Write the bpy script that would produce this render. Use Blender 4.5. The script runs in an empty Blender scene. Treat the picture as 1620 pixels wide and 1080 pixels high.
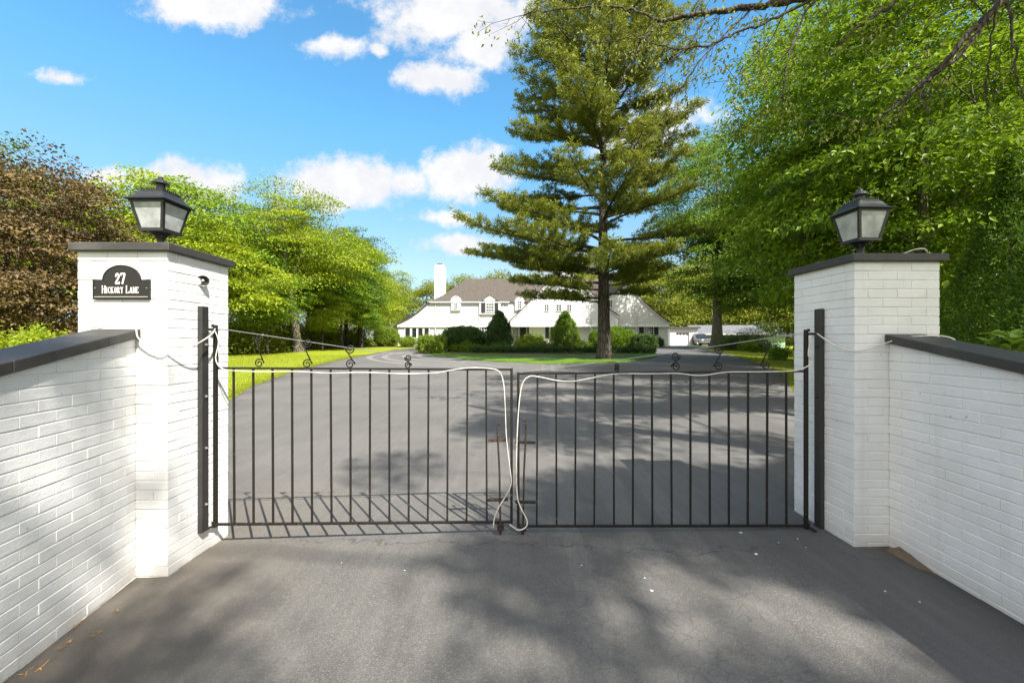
import bpy, bmesh, math, random
import numpy as np
from mathutils import Vector, Matrix
from mathutils.geometry import delaunay_2d_cdt

R = math.radians
scene = bpy.context.scene
COL = scene.collection

# ------------------------------------------------------------------ camera, sky, sun, exposure
CAMZ = 1.604
cam = bpy.data.cameras.new("camera")
cam.sensor_width = 36.0
cam.lens = 655.0 / 1620.0 * 36.0
cam.clip_end = 2000.0
cam.clip_start = 0.05
cam_o = bpy.data.objects.new("camera", cam)
COL.objects.link(cam_o)
cam_o.location = (0, 0, CAMZ)
cam_o.rotation_euler = (R(90), 0, 0)
scene.camera = cam_o

SUN_DIR = Vector((0.505, -0.70, 1.0)).normalized()
sun = bpy.data.lights.new("sun", 'SUN')
sun.energy = 5.0
sun.angle = R(0.5)
sun.color = (1.0, 0.945, 0.85)
sun_o = bpy.data.objects.new("sun", sun)
COL.objects.link(sun_o)
sun_o.rotation_euler = SUN_DIR.to_track_quat('Z', 'Y').to_euler()
sun_o.location = (20, -30, 40)

vs = scene.view_settings
vs.view_transform = 'Standard'
vs.look = 'None'
vs.gamma = 1.0
vs.use_curve_mapping = False
vs.exposure = 1.32
scene.cycles.max_bounces = 8
scene.cycles.transparent_max_bounces = 8
scene.cycles.use_denoising = True
scene.cycles.sample_clamp_indirect = 4.0

world = bpy.data.worlds.new("World")
scene.world = world
world.use_nodes = True


class NT:
    """small helper for building node trees"""
    def __init__(self, tree):
        self.t = tree
        tree.nodes.clear()

    def n(self, typ, **kw):
        nd = self.t.nodes.new(typ)
        for k, v in kw.items():
            if k == 'inp':
                for kk, vv in v.items():
                    s = nd.inputs[kk]
                    if hasattr(vv, 'is_output') or isinstance(vv, bpy.types.NodeSocket):
                        self.t.links.new(vv, s)
                    else:
                        s.default_value = vv
            else:
                setattr(nd, k, v)
        return nd

    def math(self, op, a, b=None, c=None, clamp=False):
        nd = self.t.nodes.new('ShaderNodeMath')
        nd.operation = op
        nd.use_clamp = clamp
        for i, v in enumerate((a, b, c)):
            if v is None:
                continue
            if isinstance(v, bpy.types.NodeSocket):
                self.t.links.new(v, nd.inputs[i])
            else:
                nd.inputs[i].default_value = v
        return nd.outputs[0]

    def vmath(self, op, a, b=None):
        nd = self.t.nodes.new('ShaderNodeVectorMath')
        nd.operation = op
        for i, v in enumerate((a, b)):
            if v is None:
                continue
            if isinstance(v, bpy.types.NodeSocket):
                self.t.links.new(v, nd.inputs[i])
            else:
                nd.inputs[i].default_value = v
        return nd.outputs['Value'] if op in ('LENGTH', 'DOT_PRODUCT') else nd.outputs[0]

    def smooth(self, x, lo, hi, a=0.0, b=1.0):
        nd = self.t.nodes.new('ShaderNodeMapRange')
        nd.interpolation_type = 'SMOOTHSTEP'
        self.t.links.new(x, nd.inputs[0])
        nd.inputs[1].default_value = lo
        nd.inputs[2].default_value = hi
        nd.inputs[3].default_value = a
        nd.inputs[4].default_value = b
        return nd.outputs[0]

    def mix(self, f, a, b, blend='MIX'):
        nd = self.t.nodes.new('ShaderNodeMix')
        nd.data_type = 'RGBA'
        nd.blend_type = blend
        for i, s, v in ((0, nd.inputs[0], f), (6, nd.inputs[6], a), (7, nd.inputs[7], b)):
            if isinstance(v, bpy.types.NodeSocket):
                self.t.links.new(v, s)
            elif i == 0:
                s.default_value = v
            else:
                s.default_value = tuple(v) if len(v) == 4 else (*v, 1.0)
        return nd.outputs[2]

    def noise(self, vec, scale, detail=4.0, rough=0.55, dim='3D'):
        nd = self.t.nodes.new('ShaderNodeTexNoise')
        nd.noise_dimensions = dim
        if vec is not None:
            self.t.links.new(vec, nd.inputs['Vector'])
        nd.inputs['Scale'].default_value = scale
        nd.inputs['Detail'].default_value = detail
        nd.inputs['Roughness'].default_value = rough
        return nd

    def link(self, a, b):
        self.t.links.new(a, b)


SKY_STRENGTH = 0.116
CLOUD_RADIANCE = 0.41
# clouds: azimuth tangent u, elevation tangent v, half sizes, weight (directions in the world)
CLOUDS = [(345, 2, 135, 46, 1.15), (720, 10, 150, 78, 1.2), (760, 70, 80, 45, 1.0), (530, 72, 62, 26, .82),
          (700, 122, 76, 30, 1.05), (92, 120, 58, 15, .75), (545, 288, 120, 52, 1.2), (640, 285, 60, 32, .8),
          (738, 272, 80, 54, 1.2), (298, 292, 92, 44, 1.15), (180, 276, 58, 24, .95), (702, 346, 62, 14, .62),
          (725, 390, 75, 19, .85), (885, 420, 60, 30, 1.0), (600, 75, 24, 12, .8), (1010, 200, 130, 60, .55)]


def build_world():
    w = NT(world.node_tree)
    sky = w.n('ShaderNodeTexSky', sky_type='NISHITA', sun_disc=False,
              sun_elevation=math.asin(SUN_DIR.z), sun_rotation=math.atan2(SUN_DIR.x, SUN_DIR.y),
              air_density=1.0, dust_density=0.4, ozone_density=2.0, altitude=100)
    tc = w.n('ShaderNodeTexCoord')
    d = tc.outputs['Generated']
    sep = w.n('ShaderNodeSeparateXYZ', inp={0: d})
    yc = w.math('MAXIMUM', sep.outputs[1], 0.05)
    u = w.math('DIVIDE', sep.outputs[0], yc)
    v = w.math('DIVIDE', sep.outputs[2], yc)
    uv = w.n('ShaderNodeCombineXYZ', inp={0: u, 1: v}).outputs[0]
    warp = w.noise(uv, 5.5, 5.0, 0.6)
    wv = w.vmath('MULTIPLY', w.vmath('SUBTRACT', warp.outputs['Color'], (0.5, 0.5, 0.5)), (0.10, 0.075, 0))
    uvw = w.vmath('ADD', uv, wv)
    field = None
    for (cx, cy, rx, ry, wt) in CLOUDS:
        c = ((cx - 810) / 655.0, (540 - cy) / 655.0, 0)
        q = w.vmath('MULTIPLY', w.vmath('SUBTRACT', uvw, c), (655.0 / rx, 655.0 / ry, 0))
        l = w.vmath('LENGTH', q)
        f = w.math('MULTIPLY', w.math('SUBTRACT', 0.98, l), wt)
        field = f if field is None else w.math('MAXIMUM', field, f)
    fine = w.noise(uv, 10.0, 9.0, 0.66).outputs[0]
    field = w.math('ADD', field, w.math('MULTIPLY', w.math('SUBTRACT', fine, 0.5), 2.1))
    front = w.smooth(field, -0.12, 0.52)
    front = w.math('MULTIPLY', front, w.smooth(sep.outputs[1], 0.02, 0.2))
    # unseen cloud added behind the camera as neutral fill for the shade
    back_n = w.noise(d, 2.2, 5.0, 0.55).outputs[0]
    back = w.math('MULTIPLY', w.smooth(back_n, 0.34, 0.54), w.smooth(sep.outputs[1], -0.1, 0.25, 1.0, 0.0))
    back = w.math('MULTIPLY', back, w.smooth(sep.outputs[2], 0.0, 0.12))
    cl = w.math('MAXIMUM', front, back)
    # cooler, greyer undersides inside the thick of a cloud
    shade = w.noise(w.vmath('ADD', uv, (0.0, 0.035, 0)), 7.0, 5.0, 0.6).outputs[0]
    ccol = w.mix(w.smooth(shade, 0.35, 0.62), (CLOUD_RADIANCE * .87, CLOUD_RADIANCE * .88, CLOUD_RADIANCE * .93),
                 (CLOUD_RADIANCE, CLOUD_RADIANCE, CLOUD_RADIANCE * 1.0))
    ramp = w.n('ShaderNodeValToRGB', inp={0: sep.outputs[2]})
    el = ramp.color_ramp.elements
    el[0].position, el[0].color = 0.0, (0.40, 0.46, 0.66, 1)
    el[1].position, el[1].color = 1.0, (0.50, 0.96, 1.08, 1)
    for ps, cc in ((0.18, (0.70, 0.71, 0.62, 1)), (0.45, (0.58, 1.04, 1.08, 1))):
        e = el.new(ps)
        e.color = cc
    tint = w.mix(1.0, sky.outputs[0], ramp.outputs[0], 'MULTIPLY')
    skyc = w.n('ShaderNodeVectorMath', operation='SCALE', inp={0: tint, 3: SKY_STRENGTH}).outputs[0]
    bright = w.mix(back, ccol, (0.82, 0.78, 0.725))   # added rear cloud brightened and warmed to lift the shaded walls
    out_c = w.mix(cl, skyc, bright)
    bg = w.n('ShaderNodeBackground', inp={0: out_c, 1: 1.0})
    w.n('ShaderNodeOutputWorld', inp={0: bg.outputs[0]})


build_world()

# ------------------------------------------------------------------ materials
MATS = {}


def mat(name, build):
    if name in MATS:
        return MATS[name]
    m = bpy.data.materials.new(name)
    m.use_nodes = True
    nt = NT(m.node_tree)
    out = nt.n('ShaderNodeOutputMaterial')
    sh = build(nt)
    nt.link(sh, out.inputs[0])
    MATS[name] = m
    return m


def principled(nt, color, rough=0.6, metal=0.0, spec=0.4, normal=None, **kw):
    p = nt.n('ShaderNodeBsdfPrincipled')
    for key, v in (('Base Color', color), ('Roughness', rough), ('Metallic', metal), ('Specular IOR Level', spec)):
        if isinstance(v, bpy.types.NodeSocket):
            nt.link(v, p.inputs[key])
        elif key == 'Base Color':
            p.inputs[key].default_value = (*v, 1.0)
        else:
            p.inputs[key].default_value = v
    if normal is not None:
        nt.link(normal, p.inputs['Normal'])
    for k, v in kw.items():
        p.inputs[k.replace('_', ' ')].default_value = v
    return p.outputs[0]


def bump(nt, h, strength=0.3, dist=0.01):
    b = nt.n('ShaderNodeBump', inp={'Height': h, 'Strength': strength, 'Distance': dist})
    return b.outputs[0]


def objco(nt):
    return nt.n('ShaderNodeTexCoord').outputs['Object']


def m_white_brick(nt):
    co = objco(nt)
    n1 = nt.noise(co, 60, 5, 0.6).outputs[0]
    n2 = nt.noise(co, 3.0, 4, 0.6).outputs[0]
    n3 = nt.noise(co, 260, 2, 0.5).outputs[0]
    c = nt.mix(nt.smooth(n2, 0.35, 0.7), (0.72, 0.72, 0.71), (0.66, 0.655, 0.64))
    drip = nt.noise(nt.vmath('MULTIPLY', co, (9.0, 9.0, 0.7)), 1.0, 4, 0.6).outputs[0]
    c = nt.mix(nt.math('MULTIPLY', nt.smooth(drip, 0.52, 0.75), 0.30), c, (0.52, 0.51, 0.48))
    # specks and chips where the paint has gone
    chip = nt.smooth(nt.noise(co, 21, 3, 0.7).outputs[0], 0.70, 0.725)
    c = nt.mix(chip, c, (0.36, 0.34, 0.31))
    sep = nt.n('ShaderNodeSeparateXYZ', inp={0: co})
    # splash dirt along the foot of the wall
    foot = nt.math('MULTIPLY', nt.smooth(nt.math('ADD', sep.outputs[2], nt.math('MULTIPLY', n2, 0.12)), 0.02, 0.24, 1.0, 0.0), 0.55)
    c = nt.mix(foot, c, (0.46, 0.43, 0.38))
    h = nt.math('ADD', nt.math('MULTIPLY', n1, 1.0), nt.math('MULTIPLY', n3, 0.35))
    return principled(nt, c, 0.62, spec=0.3, normal=bump(nt, h, 0.55, 0.005))


def m_mortar(nt):
    co = objco(nt)
    n = nt.noise(co, 40, 4).outputs[0]
    return principled(nt, nt.mix(n, (0.72, 0.71, 0.69), (0.60, 0.59, 0.57)), 0.8, spec=0.2, normal=bump(nt, n, 0.4, 0.004))


def m_cap(nt):
    co = objco(nt)
    n = nt.noise(co, 30, 5).outputs[0]
    n2 = nt.noise(co, 4, 4).outputs[0]
    c = nt.mix(n, (0.030, 0.028, 0.027), (0.050, 0.047, 0.045))
    c = nt.mix(nt.smooth(n2, 0.5, 0.8), c, (0.085, 0.08, 0.078))
    return principled(nt, c, 0.55, spec=0.4, normal=bump(nt, n, 0.4, 0.004))


def m_iron(nt):
    co = objco(nt)
    n = nt.noise(co, 45, 4, 0.65).outputs[0]
    chip = nt.smooth(nt.noise(co, 95, 3, 0.7).outputs[0], 0.665, 0.71)
    low = nt.n('ShaderNodeSeparateXYZ', inp={0: co}).outputs[2]
    chip = nt.math('MULTIPLY', chip, nt.smooth(low, 0.1, 1.0, 1.0, 0.35))
    c = nt.mix(n, (0.009, 0.008, 0.007), (0.020, 0.017, 0.014))
    c = nt.mix(chip, c, (0.42, 0.39, 0.34))
    return principled(nt, c, 0.5, spec=0.28, normal=bump(nt, n, 0.5, 0.002))


def m_rust(nt):
    co = objco(nt)
    n = nt.noise(co, 38, 5, 0.65).outputs[0]
    c = nt.mix(nt.smooth(n, 0.45, 0.72), (0.020, 0.016, 0.014), (0.080, 0.040, 0.024))
    c = nt.mix(nt.smooth(nt.noise(co, 110, 3).outputs[0], 0.62, 0.7), c, (0.20, 0.16, 0.13))
    return principled(nt, c, 0.8, spec=0.3, normal=bump(nt, n, 0.6, 0.002))


def m_black_paint(nt):
    co = objco(nt)
    n = nt.noise(co, 25, 4).outputs[0]
    sp = nt.smooth(nt.noise(co, 70, 3, 0.7).outputs[0], 0.70, 0.74)
    c = nt.mix(n, (0.018, 0.017, 0.017), (0.032, 0.030, 0.029))
    c = nt.mix(sp, c, (0.3, 0.29, 0.27))
    return principled(nt, c, nt.smooth(n, 0.2, 0.8, 0.32, 0.5), spec=0.5, normal=bump(nt, n, 0.2, 0.002))


def m_lamp_metal(nt):
    co = objco(nt)
    n = nt.noise(co, 20, 4).outputs[0]
    return principled(nt, nt.mix(n, (0.010, 0.010, 0.011), (0.020, 0.020, 0.021)), 0.42, spec=0.5, normal=bump(nt, n, 0.15, 0.002))


def m_lamp_glass(nt):
    co = objco(nt)
    n = nt.noise(co, 85, 4, 0.7).outputs[0]
    n2 = nt.noise(co, 9, 4, 0.6).outputs[0]
    c = nt.mix(nt.smooth(n2, 0.3, 0.7), (0.36, 0.38, 0.375), (0.66, 0.68, 0.67))
    c = nt.mix(nt.smooth(n, 0.58, 0.72), c, (0.80, 0.82, 0.82))
    p = principled(nt, c, 0.22, spec=0.6, normal=bump(nt, n, 0.35, 0.002))
    t = nt.n('ShaderNodeBsdfTranslucent', inp={0: (0.75, 0.78, 0.77, 1)})
    return nt.n('ShaderNodeMixShader', inp={0: 0.4, 1: p, 2: t.outputs[0]}).outputs[0]


def m_cable(nt):
    co = objco(nt)
    n = nt.noise(co, 14, 4).outputs[0]
    return principled(nt, nt.mix(nt.smooth(n, 0.45, 0.75), (0.58, 0.555, 0.51), (0.36, 0.33, 0.28)), 0.5)


def flat(color, rough=0.6, metal=0.0, spec=0.4, var=0.15, scale=12.0, bmp=0.15):
    def f(nt):
        co = objco(nt)
        n = nt.noise(co, scale, 4).outputs[0]
        lo = tuple(c * (1 - var) for c in color)
        hi = tuple(min(1, c * (1 + var)) for c in color)
        return principled(nt, nt.mix(n, lo, hi), rough, metal, spec, bump(nt, n, bmp, 0.003))
    return f


def m_asphalt(nt):
    co = objco(nt)
    sep = nt.n('ShaderNodeSeparateXYZ', inp={0: co})
    x, y = sep.outputs[0], sep.outputs[1]
    big = nt.noise(co, 0.55, 5, 0.6).outputs[0]
    mid = nt.noise(co, 5.0, 5, 0.65).outputs[0]
    agg = nt.n('ShaderNodeTexVoronoi', feature='F1', inp={'Vector': co, 'Scale': 165.0})
    agg_c = nt.n('ShaderNodeSeparateColor', inp={0: agg.outputs['Color']}).outputs[0]
    c = nt.mix(nt.smooth(big, 0.3, 0.7), (0.090, 0.086, 0.081), (0.122, 0.116, 0.109))
    c = nt.mix(nt.math('MULTIPLY', nt.smooth(mid, 0.3, 0.75), 0.35), c, (0.078, 0.076, 0.073))
    # aggregate grains
    c = nt.mix(nt.math('MULTIPLY', nt.smooth(agg_c, 0.74, 0.97), 0.24), c, (0.30, 0.285, 0.26))
    c = nt.mix(nt.math('MULTIPLY', nt.smooth(agg_c, 0.26, 0.02), 0.35), c, (0.045, 0.044, 0.043))
    # sealer brushed thicker along the right hand edge and in long passes
    bend = nt.math('ADD', x, nt.math('MULTIPLY', nt.math('SUBTRACT', nt.noise(co, 0.8, 3).outputs[0], 0.5), 0.35))
    seal = nt.smooth(bend, 1.75, 2.15)
    c = nt.mix(nt.math('MULTIPLY', seal, 0.42), c, (0.070, 0.070, 0.071))
    stretch = nt.vmath('MULTIPLY', co, (6.0, 0.35, 1.0))
    brush = nt.noise(stretch, 2.2, 4, 0.6).outputs[0]
    c = nt.mix(nt.math('MULTIPLY', nt.smooth(brush, 0.42, 0.68), 0.13), c, (0.19, 0.18, 0.168))
    # wheel tracks: worn, crazed strips
    xx = nt.math('SUBTRACT', bend, nt.math('MULTIPLY', y, 0.06))
    def strip(cx, w):
        a = nt.math('ABSOLUTE', nt.math('SUBTRACT', xx, cx))
        return nt.smooth(a, w * 0.6, w, 1.0, 0.0)
    st = nt.math('MAXIMUM', nt.math('MAXIMUM', strip(0.78, 0.17), strip(1.22, 0.14)), strip(0.30, 0.10))
    crk = nt.n('ShaderNodeTexVoronoi', feature='DISTANCE_TO_EDGE', inp={'Vector': nt.vmath('ADD', co, nt.vmath('MULTIPLY', nt.noise(co, 9, 3).outputs['Color'], (0.07, 0.07, 0))), 'Scale': 15.0})
    ck = nt.smooth(crk.outputs['Distance'], 0.012, 0.05, 1.0, 0.0)
    c = nt.mix(nt.math('MULTIPLY', st, 0.20), c, (0.22, 0.21, 0.193))
    c = nt.mix(nt.math('MULTIPLY', nt.math('MULTIPLY', ck, st), 0.32), c, (0.045, 0.043, 0.041))
    # old tyre arcs on the turning circle further up
    dx = nt.math('ADD', x, -3.0)
    dy = nt.math('ADD', y, -33.0)
    rad = nt.math('SQRT', nt.math('ADD', nt.math('MULTIPLY', dx, dx), nt.math('MULTIPLY', dy, dy)))
    def arc(r, w):
        a = nt.math('ABSOLUTE', nt.math('SUBTRACT', rad, r))
        return nt.smooth(a, w * 0.5, w, 1.0, 0.0)
    arcs = nt.math('MAXIMUM', nt.math('MAXIMUM', arc(11.2, 0.28), arc(12.6, 0.26)), nt.math('MAXIMUM', arc(13.6, 0.25), arc(10.2, .2)))
    arcs = nt.math('MULTIPLY', arcs, nt.smooth(x, 1.0, -4.0))
    c = nt.mix(nt.math('MULTIPLY', arcs, 0.5), c, (0.24, 0.23, 0.215))
    spots = nt.smooth(nt.noise(nt.vmath('ADD', co, (7.3, 2.1, 0)), 1.7, 3, 0.5).outputs[0], 0.66, 0.78)
    c = nt.mix(nt.math('MULTIPLY', spots, 0.45), c, (0.045, 0.044, 0.043))
    wav = nt.math('ADD', nt.math('MULTIPLY', nt.math('SUBTRACT', nt.noise(co, 1.3, 5, .7).outputs[0], .5), .8), 0)
    seam = nt.math('ABSOLUTE', nt.math('ADD', nt.math('SUBTRACT', y, 3.25), nt.math('ADD', nt.math('MULTIPLY', x, 0.10), wav)))
    c = nt.mix(nt.math('MULTIPLY', nt.smooth(seam, 0.004, 0.014, 1.0, 0.0), 0.55), c, (0.040, 0.038, 0.036))
    # brown silt drifted to the left wall
    silt = nt.math('MULTIPLY', nt.smooth(bend, -1.0, -2.5), nt.smooth(y, 6.0, 3.2))
    c = nt.mix(nt.math('MULTIPLY', silt, 0.42), c, (0.135, 0.108, 0.080))
    h = nt.math('ADD', agg.outputs['Distance'], nt.math('MULTIPLY', nt.noise(co, 420, 2).outputs[0], 0.4))
    h = nt.math('SUBTRACT', h, nt.math('MULTIPLY', nt.math('MULTIPLY', ck, st), 0.5))
    return principled(nt, c, nt.smooth(agg_c, 0, 1, 0.62, 0.85), spec=0.35, normal=bump(nt, h, 0.5, 0.004))


def m_lawn(nt):
    co = objco(nt)
    n1 = nt.noise(co, 0.35, 4).outputs[0]
    n2 = nt.noise(co, 14, 5, 0.7).outputs[0]
    n3 = nt.noise(nt.vmath('MULTIPLY', co, (1.0, 0.3, 1.0)), 55, 3, 0.7).outputs[0]
    c = nt.mix(nt.smooth(n1, 0.3, 0.7), (0.180, 0.235, 0.010), (0.265, 0.280, 0.014))
    n0 = nt.noise(co, 1.6, 5, 0.65).outputs[0]
    c = nt.mix(nt.math('MULTIPLY', nt.smooth(n0, 0.5, 0.75), 0.45), c, (0.13, 0.185, 0.012))
    c = nt.mix(nt.math('MULTIPLY', nt.smooth(n2, 0.35, 0.7), 0.6), c, (0.115, 0.165, 0.008))
    c = nt.mix(nt.math('MULTIPLY', nt.smooth(n3, 0.45, 0.7), 0.5), c, (0.26, 0.275, 0.02))
    return principled(nt, c, 0.75, spec=0.2, normal=bump(nt, nt.math('ADD', n2, n3), 0.7, 0.03))


def m_leaf(c_dark, c_light, trans=0.35, rough=0.5, tcol=None, spec=0.28):
    tc = tcol or tuple(min(1.0, c * 1.35) for c in c_light)
    def f(nt):
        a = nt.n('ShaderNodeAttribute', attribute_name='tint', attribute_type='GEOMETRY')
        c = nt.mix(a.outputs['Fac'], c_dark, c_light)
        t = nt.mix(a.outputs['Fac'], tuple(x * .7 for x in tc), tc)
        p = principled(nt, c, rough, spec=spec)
        tr = nt.n('ShaderNodeBsdfTranslucent', inp={0: t})
        return nt.n('ShaderNodeMixShader', inp={0: trans, 1: p, 2: tr.outputs[0]}).outputs[0]
    return f


def m_bark(c1, c2, sc=9.0):
    def f(nt):
        co = nt.vmath('MULTIPLY', objco(nt), (1.0, 1.0, 0.22))
        n = nt.noise(co, sc, 5, 0.65).outputs[0]
        v = nt.n('ShaderNodeTexVoronoi', feature='DISTANCE_TO_EDGE', inp={'Vector': co, 'Scale': sc * 1.3})
        cr = nt.smooth(v.outputs['Distance'], 0.02, 0.2)
        c = nt.mix(n, c1, c2)
        c = nt.mix(nt.math('MULTIPLY', cr, 0.6), tuple(x * .55 for x in c1), c)
        return principled(nt, c, 0.85, spec=0.2, normal=bump(nt, nt.math('ADD', cr, n), 0.8, 0.03))
    return f


def m_siding(nt):
    co = objco(nt)
    z = nt.n('ShaderNodeSeparateXYZ', inp={0: co}).outputs[2]
    saw = nt.math('FRACT', nt.math('MULTIPLY', z, 1 / 0.26))
    n = nt.noise(co, 1.5, 4).outputs[0]
    c = nt.mix(n, (0.62, 0.62, 0.615), (0.68, 0.68, 0.68))
    line = nt.smooth(saw, 0.0, 0.10, 1.0, 0.0)
    c = nt.mix(nt.math('MULTIPLY', line, 0.6), c, (0.34, 0.34, 0.34))
    return principled(nt, c, 0.5, spec=0.3, normal=bump(nt, nt.math('SUBTRACT', 1.0, saw), 0.6, 0.03))


def m_far_brick(nt):
    co = objco(nt)
    n = nt.noise(co, 6, 4).outputs[0]
    return principled(nt, nt.mix(n, (0.62, 0.62, 0.615), (0.70, 0.70, 0.695)), 0.7, spec=0.2, normal=bump(nt, n, 0.3, 0.02))


def m_shingle(nt):
    co = objco(nt)
    br = nt.n('ShaderNodeTexBrick', inp={'Vector': nt.vmath('MULTIPLY', co, (1.0, 1.0, 1.0)), 'Scale': 3.2, 'Color1': (0.050, 0.043, 0.037, 1), 'Color2': (0.080, 0.069, 0.059, 1), 'Mortar': (0.03, 0.025, 0.022, 1), 'Mortar Size': 0.02})
    n = nt.noise(co, 5, 5, 0.7).outputs[0]
    c = nt.mix(nt.smooth(n, 0.3, 0.7), br.outputs[0], (0.095, 0.082, 0.071))
    return principled(nt, c, 0.85, spec=0.2, normal=bump(nt, n, 0.5, 0.03))


def m_grey_roof(nt):
    co = objco(nt)
    n = nt.noise(co, 4, 5, 0.7).outputs[0]
    c = nt.mix(nt.smooth(n, 0.3, 0.7), (0.085, 0.09, 0.098), (0.16, 0.165, 0.175))
    return principled(nt, c, 0.75, spec=0.3, normal=bump(nt, n, 0.4, 0.03))


WHITE = mat('painted_white_brick', m_white_brick)
MORTAR = mat('painted_mortar', m_mortar)
CAP = mat('dark_capstone', m_cap)
IRON = mat('chipped_black_iron', m_iron)
RUST = mat('rusty_iron', m_rust)
BPAINT = mat('black_painted_metal', m_black_paint)
LMETAL = mat('lamp_metal', m_lamp_metal)
LGLASS = mat('seeded_lamp_glass', m_lamp_glass)
CABLE = mat('weathered_white_cable', m_cable)
ASPHALT = mat('sealed_asphalt', m_asphalt)
LAWN = mat('lawn_turf', m_lawn)
SIDING = mat('white_lap_siding', m_siding)
FBRICK = mat('far_white_brick', m_far_brick)
SHINGLE = mat('brown_shingles', m_shingle)
GROOF = mat('grey_roofing', m_grey_roof)
TRIM = mat('white_trim', flat((0.80, 0.80, 0.79), 0.45, var=0.04))
SHUT = mat('charcoal_shutter', flat((0.030, 0.030, 0.034), 0.5, var=0.2))
PANE = mat('dark_window_glass', flat((0.020, 0.024, 0.027), 0.08, spec=0.9, var=0.3, scale=2.0, bmp=0.02))
DARKWOOD = mat('dark_brown_door', flat((0.045, 0.026, 0.018), 0.5, var=0.3))
PLAQUE = mat('plaque_black', flat((0.014, 0.013, 0.012), 0.55, var=0.2, scale=120, bmp=0.3))
PLAQUE_TXT = mat('plaque_lettering', flat((0.86, 0.80, 0.72), 0.5, var=0.05))
STEEL = mat('dull_steel', flat((0.42, 0.41, 0.39), 0.4, metal=0.7, var=0.2))
GREENWALL = mat('pale_green_boards', flat((0.30, 0.42, 0.33), 0.7, var=0.1))
CARPAINT = mat('dark_car_paint', flat((0.02, 0.021, 0.023), 0.2, spec=0.7, var=0.1, bmp=0.0))
CHROME = mat('car_chrome', flat((0.6, 0.6, 0.62), 0.2, metal=0.9, var=0.1))
RUBBER = mat('tyre_rubber', flat((0.02, 0.02, 0.02), 0.85, var=0.2))
HLIGHT = mat('headlight_glass', flat((0.75, 0.77, 0.8), 0.1, spec=0.8, var=0.05))
SOIL = mat('dry_soil', flat((0.12, 0.092, 0.064), 0.95, var=0.4, scale=45, bmp=0.9))
MULCH = mat('brown_mulch', flat((0.10, 0.06, 0.035), 0.95, var=0.5, scale=30, bmp=0.9))
LITTER = mat('dry_leaf', flat((0.38, 0.19, 0.06), 0.8, var=0.35, scale=40))
PETAL = mat('white_fleck', flat((0.75, 0.74, 0.70), 0.7, var=0.1))
EDGING = mat('tan_stone_edging', flat((0.42, 0.30, 0.18), 0.85, var=0.3))
CORE = mat('shrub_dark_core', flat((0.020, 0.026, 0.008), 0.95, var=0.5, scale=20, bmp=0.8))  # dark filler colour standing in for shade inside the shrubs

L_BRIGHT = mat('leaf_spring_yellow_green', m_leaf((0.12, 0.20, 0.010), (0.32, 0.375, 0.016), 0.33))
L_SPRING = mat('leaf_spring_green', m_leaf((0.065, 0.150, 0.010), (0.215, 0.315, 0.016), 0.33))
L_MID = mat('leaf_mid_green', m_leaf((0.050, 0.115, 0.010), (0.135, 0.215, 0.018), 0.36))
L_RICH = mat('leaf_rich_green', m_leaf((0.020, 0.078, 0.005), (0.195, 0.290, 0.012), 0.36))
L_MAPLE = mat('leaf_maple_green', m_leaf((0.034, 0.085, 0.007), (0.185, 0.280, 0.013), 0.36))
L_BRONZE = mat('leaf_bronze', m_leaf((0.040, 0.032, 0.014), (0.180, 0.122, 0.046), 0.22, tcol=(0.20, 0.12, 0.05)))
L_OAK = mat('leaf_young_oak', m_leaf((0.075, 0.12, 0.020), (0.24, 0.25, 0.035), 0.28))
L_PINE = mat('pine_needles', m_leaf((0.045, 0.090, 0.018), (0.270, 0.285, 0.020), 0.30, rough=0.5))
L_YEW = mat('leaf_clipped_dark', m_leaf((0.022, 0.055, 0.010), (0.075, 0.135, 0.020), 0.2))
L_BOX = mat('leaf_clipped_bright', m_leaf((0.085, 0.155, 0.010), (0.20, 0.27, 0.018), 0.25))
L_THUJA = mat('arborvitae_spray', m_leaf((0.026, 0.080, 0.006), (0.115, 0.200, 0.014), 0.26))
L_RHODO = mat('leaf_broad_glossy', m_leaf((0.14, 0.24, 0.02), (0.25, 0.35, 0.04), 0.3, rough=0.3))
L_WOOD = mat('leaf_background_wood', m_leaf((0.10, 0.155, 0.014), (0.28, 0.30, 0.030), 0.35))
L_GRASS = mat('grass_blade', m_leaf((0.14, 0.185, 0.010), (0.26, 0.28, 0.016), 0.3, rough=0.6))
B_GREY = mat('bark_grey', m_bark((0.17, 0.145, 0.12), (0.30, 0.27, 0.23)))
B_DARK = mat('bark_dark', m_bark((0.075, 0.060, 0.050), (0.14, 0.115, 0.095)))
B_PINE = mat('bark_pine', m_bark((0.085, 0.070, 0.060), (0.20, 0.165, 0.14), 6.0))
B_PALE = mat('bark_pale', m_bark((0.26, 0.225, 0.18), (0.42, 0.37, 0.30)))

# ------------------------------------------------------------------ object helpers
def link(o, parent=None):
    COL.objects.link(o)
    if parent is not None:
        o.parent = parent
    return o


def tag(o, label=None, cat=None, group=None, kind=None):
    if label:
        o['label'] = label
    if cat:
        o['category'] = cat
    if group:
        o['group'] = group
    if kind:
        o['kind'] = kind
    return o


def thing(name, label, cat, loc=(0, 0, 0), group=None, rotz=0.0):
    o = bpy.data.objects.new(name, None)
    o.empty_display_size = 0.2
    o.location = loc
    o.rotation_euler = (0, 0, rotz)
    link(o)
    return tag(o, label, cat, group)


def obj_bm(name, bm, m, parent=None, smooth=False):
    me = bpy.data.meshes.new(name)
    bm.normal_update()
    bm.to_mesh(me)
    bm.free()
    me.materials.append(m)
    if smooth:
        for p in me.polygons:
            p.use_smooth = True
    return link(bpy.data.objects.new(name, me), parent)


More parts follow.
